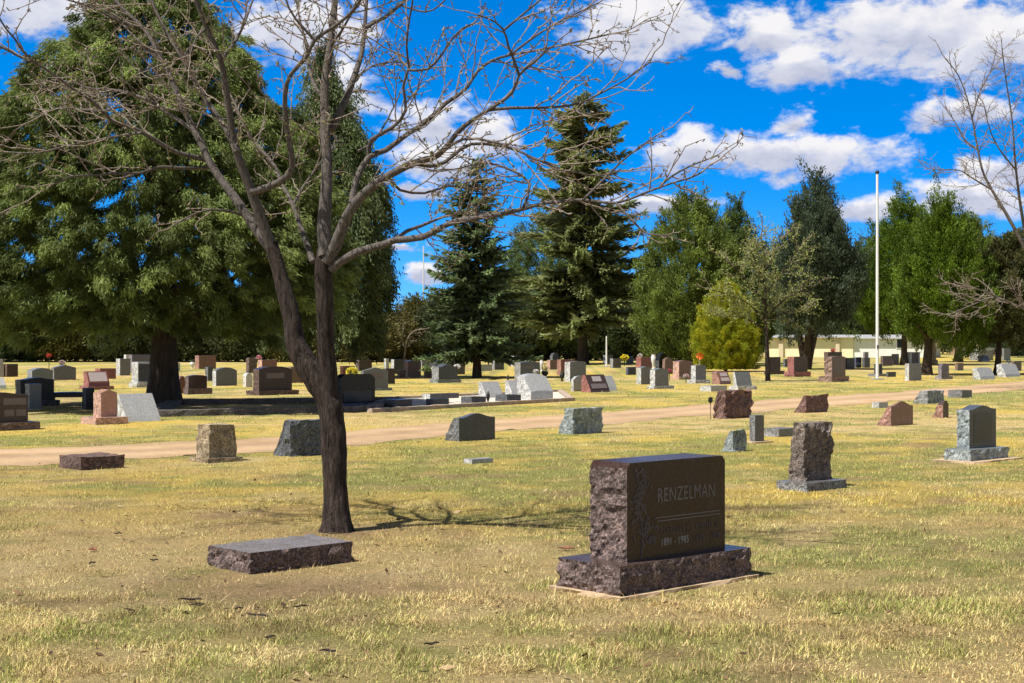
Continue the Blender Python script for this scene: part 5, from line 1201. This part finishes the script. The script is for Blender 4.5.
m = MB(); m.add([(x0 - .6, -.7, 3.1), (x1 + .6, -.7, 3.1), (x1 + .6, 10.7, 3.1), (x0 - .6, 10.7, 3.1), (x0 - .6, 5, 5.0), (x1 + .6, 5, 5.0)], [(0, 1, 5, 4), (2, 3, 4, 5)], [(3, 0, 4), (1, 2, 5)]); m.build('roof', simple('brown_shingle', (.09, .07, .06), .9, .2, 4), t)
for px, w in ((989, 1.0), (1011, 1.0), (1026, .9), (1048, .9)):
    u = bx(px) - bx(1030); o = flatbox((u - w / 2, -.06, .85), (u + w / 2, -.003, 2.3)).build('window_frame', M_WHITEPAINT, t); flatbox((u - w / 2 + .08, -.09, .93), (u + w / 2 - .08, -.063, 2.22)).build('pane', simple('pale_blind_glass', (.30, .33, .36), .15, .15, 1), o)

# ================================================================== LIGHT, SKY, CAMERA
sun = bpy.data.lights.new('sun', 'SUN'); so = bpy.data.objects.new('sun', sun); COL.objects.link(so)
sun.energy = 5.0; sun.angle = math.radians(.53); sun.color = (1.0, .95, .86)
from mathutils import Vector
sv = Vector((SUN_XY[0] * math.cos(SUN_EL), SUN_XY[1] * math.cos(SUN_EL), math.sin(SUN_EL)))
so.rotation_euler = sv.to_track_quat('Z', 'Y').to_euler(); so.location = sv * 60

w = bpy.data.worlds.new('World'); SC.world = w; w.use_nodes = True
nt = w.node_tree; L = nt.links.new; bg = nt.nodes['Background']
tc = nd(nt, 'ShaderNodeTexCoord'); sep = nd(nt, 'ShaderNodeSeparateXYZ'); L(tc.outputs['Generated'], sep.inputs[0])
def mth(op, a, b=None, c=None, clamp=False):
    n = nt.nodes.new('ShaderNodeMath'); n.operation = op; n.use_clamp = clamp
    for i, v in enumerate((a, b, c)):
        if v is None: continue
        if isinstance(v, (int, float)): n.inputs[i].default_value = v
        else: L(v, n.inputs[i])
    return n.outputs[0]
az0 = mth('ARCTAN2', sep.outputs['X'], sep.outputs['Y']); el0 = mth('ARCSINE', sep.outputs['Z']); az, el = az0, el0
sky = nd(nt, 'ShaderNodeTexSky', sky_type='NISHITA'); sky.sun_disc = False; sky.sun_elevation = SUN_EL; sky.sun_rotation = math.atan2(SUN_XY[0], SUN_XY[1])
sky.altitude = 1300; sky.air_density = 1.0; sky.dust_density = .2; sky.ozone_density = 4.0
# the deep high-plains blue: the band above the horizon looks up the same sky a little higher
zz = mth('MULTIPLY_ADD', mth('ABSOLUTE', sep.outputs['Z']), 1.7, .10); cmb = nd(nt, 'ShaderNodeCombineXYZ'); L(sep.outputs['X'], cmb.inputs[0]); L(sep.outputs['Y'], cmb.inputs[1]); L(zz, cmb.inputs[2])
nrm = nd(nt, 'ShaderNodeVectorMath', operation='NORMALIZE'); L(cmb.outputs[0], nrm.inputs[0]); L(nrm.outputs[0], sky.inputs['Vector'])
hs = nd(nt, 'ShaderNodeHueSaturation', Hue=.504, Saturation=1.45, Value=1.78); L(sky.outputs['Color'], hs.inputs['Color'])
CL = [(915, 45, 165, 50), (1010, 62, 130, 48), (810, 78, 70, 26), (780, 160, 140, 28), (797, 132, 28, 22), (690, 160, 70, 30), (640, 34, 84, 40), (765, 44, 44, 30), (725, 78, 17, 13), (960, 124, 60, 20), (430, 128, 62, 36), (500, 138, 42, 26), (440, 168, 80, 20), (418, 190, 34, 9),
      (40, 18, 160, 52), (70, 86, 36, 13), (15, 130, 26, 9), (300, 30, 90, 50), (345, 95, 50, 34), (858, 212, 50, 22), (965, 205, 75, 26), (650, 205, 70, 15), (425, 277, 34, 13), (1005, 180, 50, 18), (400, 245, 30, 8), (860, -5, 60, 14), (1150, 60, 120, 50), (-150, 60, 140, 50), (1220, 180, 120, 24), (-160, 180, 130, 22)]
cm = nd(nt, 'ShaderNodeCombineXYZ'); L(az, cm.inputs[0]); L(mth('MULTIPLY', el, 1.7), cm.inputs[1]); cm.inputs[2].default_value = 1.3
n1 = nd(nt, 'ShaderNodeTexNoise', Scale=30.0, Detail=9.0, Roughness=.62, Distortion=.25); L(cm.outputs[0], n1.inputs['Vector'])
n2 = nd(nt, 'ShaderNodeTexNoise', Scale=7.0, Detail=4.0, Roughness=.5); L(cm.outputs[0], n2.inputs['Vector'])
n3 = nd(nt, 'ShaderNodeTexNoise', Scale=3.2, Detail=6.0, Roughness=.6); L(cm.outputs[0], n3.inputs['Vector'])
sp3 = nd(nt, 'ShaderNodeSeparateColor'); nw = nd(nt, 'ShaderNodeTexNoise', Scale=24.0, Detail=6.0, Roughness=.6); L(cm.outputs[0], nw.inputs['Vector']); L(nw.outputs['Color'], sp3.inputs[0])
az = mth('ADD', az0, mth('MULTIPLY', mth('SUBTRACT', sp3.outputs[0], .5), .052)); el = mth('ADD', el0, mth('MULTIPLY', mth('SUBTRACT', sp3.outputs[1], .5), .026))
def field(dv):
    out = None
    for (x, y, rx, ry) in CL:
        ca, ce = math.atan((x - CX) / F), (HY - y) / F
        a = mth('MULTIPLY', mth('SUBTRACT', az, ca), F / rx); e = mth('MULTIPLY', mth('SUBTRACT', el, ce + dv), F / ry)
        q = mth('SUBTRACT', 1.0, mth('SQRT', mth('ADD', mth('MULTIPLY', a, a), mth('MULTIPLY', e, e))))
        out = q if out is None else mth('MAXIMUM', out, q)
    return mth('MAXIMUM', out, -1.2)
f0, f1 = field(0.0), field(.006)
# beyond the photographed part of the sky: scattered fair-weather cloud
gen = mth('MULTIPLY', mth('SUBTRACT', n3.outputs['Fac'], .66), 5.0)
wide = mth('GREATER_THAN', mth('ABSOLUTE', az), .55); hi = mth('GREATER_THAN', el, .36); outp = mth('MAXIMUM', wide, hi)
f = mth('MAXIMUM', f0, mth('SUBTRACT', mth('MULTIPLY', gen, outp), mth('MULTIPLY', mth('SUBTRACT', 1.0, outp), 2.0)))
nz = mth('ADD', mth('MULTIPLY', mth('SUBTRACT', n1.outputs['Fac'], .5), 2.3), mth('MULTIPLY', mth('SUBTRACT', n2.outputs['Fac'], .5), .9))
den = mth('MULTIPLY_ADD', mth('ADD', f, nz), 1.75, -.05)
ss = nd(nt, 'ShaderNodeMapRange', interpolation_type='SMOOTHSTEP'); L(den, ss.inputs['Value']); ss.inputs['From Min'].default_value = 0.0; ss.inputs['From Max'].default_value = 1.0
# undersides are greyer
sh = mth('MULTIPLY_ADD', mth('SUBTRACT', f1, f0), 1.3, mth('MULTIPLY_ADD', mth('SUBTRACT', n1.outputs['Fac'], .5), 1.7, .52), clamp=True)
cr = ramp(nt, [(0.0, (4.2, 4.4, 5.4)), (.45, (5.7, 5.8, 6.5)), (.85, (7.5, 7.3, 7.3))]); L(sh, cr.inputs['Fac'])
zen = nd(nt, 'ShaderNodeMapRange', interpolation_type='SMOOTHSTEP'); L(el0, zen.inputs['Value']); zen.inputs['From Min'].default_value = .22; zen.inputs['From Max'].default_value = .85; zen.inputs['To Min'].default_value = 1.0; zen.inputs['To Max'].default_value = .34  # upper sky out of view is dimmed and greyed to cut fill light
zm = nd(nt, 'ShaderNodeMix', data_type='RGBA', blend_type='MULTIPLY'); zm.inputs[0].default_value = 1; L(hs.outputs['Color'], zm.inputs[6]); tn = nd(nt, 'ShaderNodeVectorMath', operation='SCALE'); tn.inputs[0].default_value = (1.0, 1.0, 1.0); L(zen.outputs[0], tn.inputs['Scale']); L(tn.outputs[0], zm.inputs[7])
mx = nd(nt, 'ShaderNodeMix', data_type='RGBA'); L(mth('MULTIPLY', ss.outputs[0], .96), mx.inputs[0]); zs = nd(nt, 'ShaderNodeHueSaturation'); L(zm.outputs[2], zs.inputs['Color']); side = nd(nt, 'ShaderNodeMapRange', interpolation_type='SMOOTHSTEP'); L(mth('ABSOLUTE', az0), side.inputs['Value']); side.inputs['From Min'].default_value = .5; side.inputs['From Max'].default_value = 1.5; side.inputs['To Min'].default_value = 1.0; side.inputs['To Max'].default_value = .5; L(mth('MULTIPLY', mth('MULTIPLY_ADD', zen.outputs[0], .75, .25), side.outputs[0]), zs.inputs['Saturation']); L(mth('MULTIPLY_ADD', side.outputs[0], .6, .4), zs.inputs['Value']); L(zs.outputs['Color'], mx.inputs[6]); L(cr.outputs['Color'], mx.inputs[7])  # sky to the sides and behind also dulled, for less blue fill
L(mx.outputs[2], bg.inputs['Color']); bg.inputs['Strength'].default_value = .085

cam = bpy.data.cameras.new('camera'); co = bpy.data.objects.new('camera', cam); COL.objects.link(co)
co.location = (0, 0, H); co.rotation_euler = (math.pi / 2, 0, 0)
cam.sensor_width = 36.0; cam.lens = F / 1024 * 36.0; cam.clip_start = .1; cam.clip_end = 9000
SC.camera = co
SC.view_settings.view_transform = 'Standard'; SC.view_settings.look = 'None'; SC.view_settings.exposure = 0.6; SC.view_settings.gamma = 1
SC.view_settings.use_curve_mapping = False
try: SC.cycles.max_bounces = 6; SC.cycles.transparent_max_bounces = 4
except Exception: pass
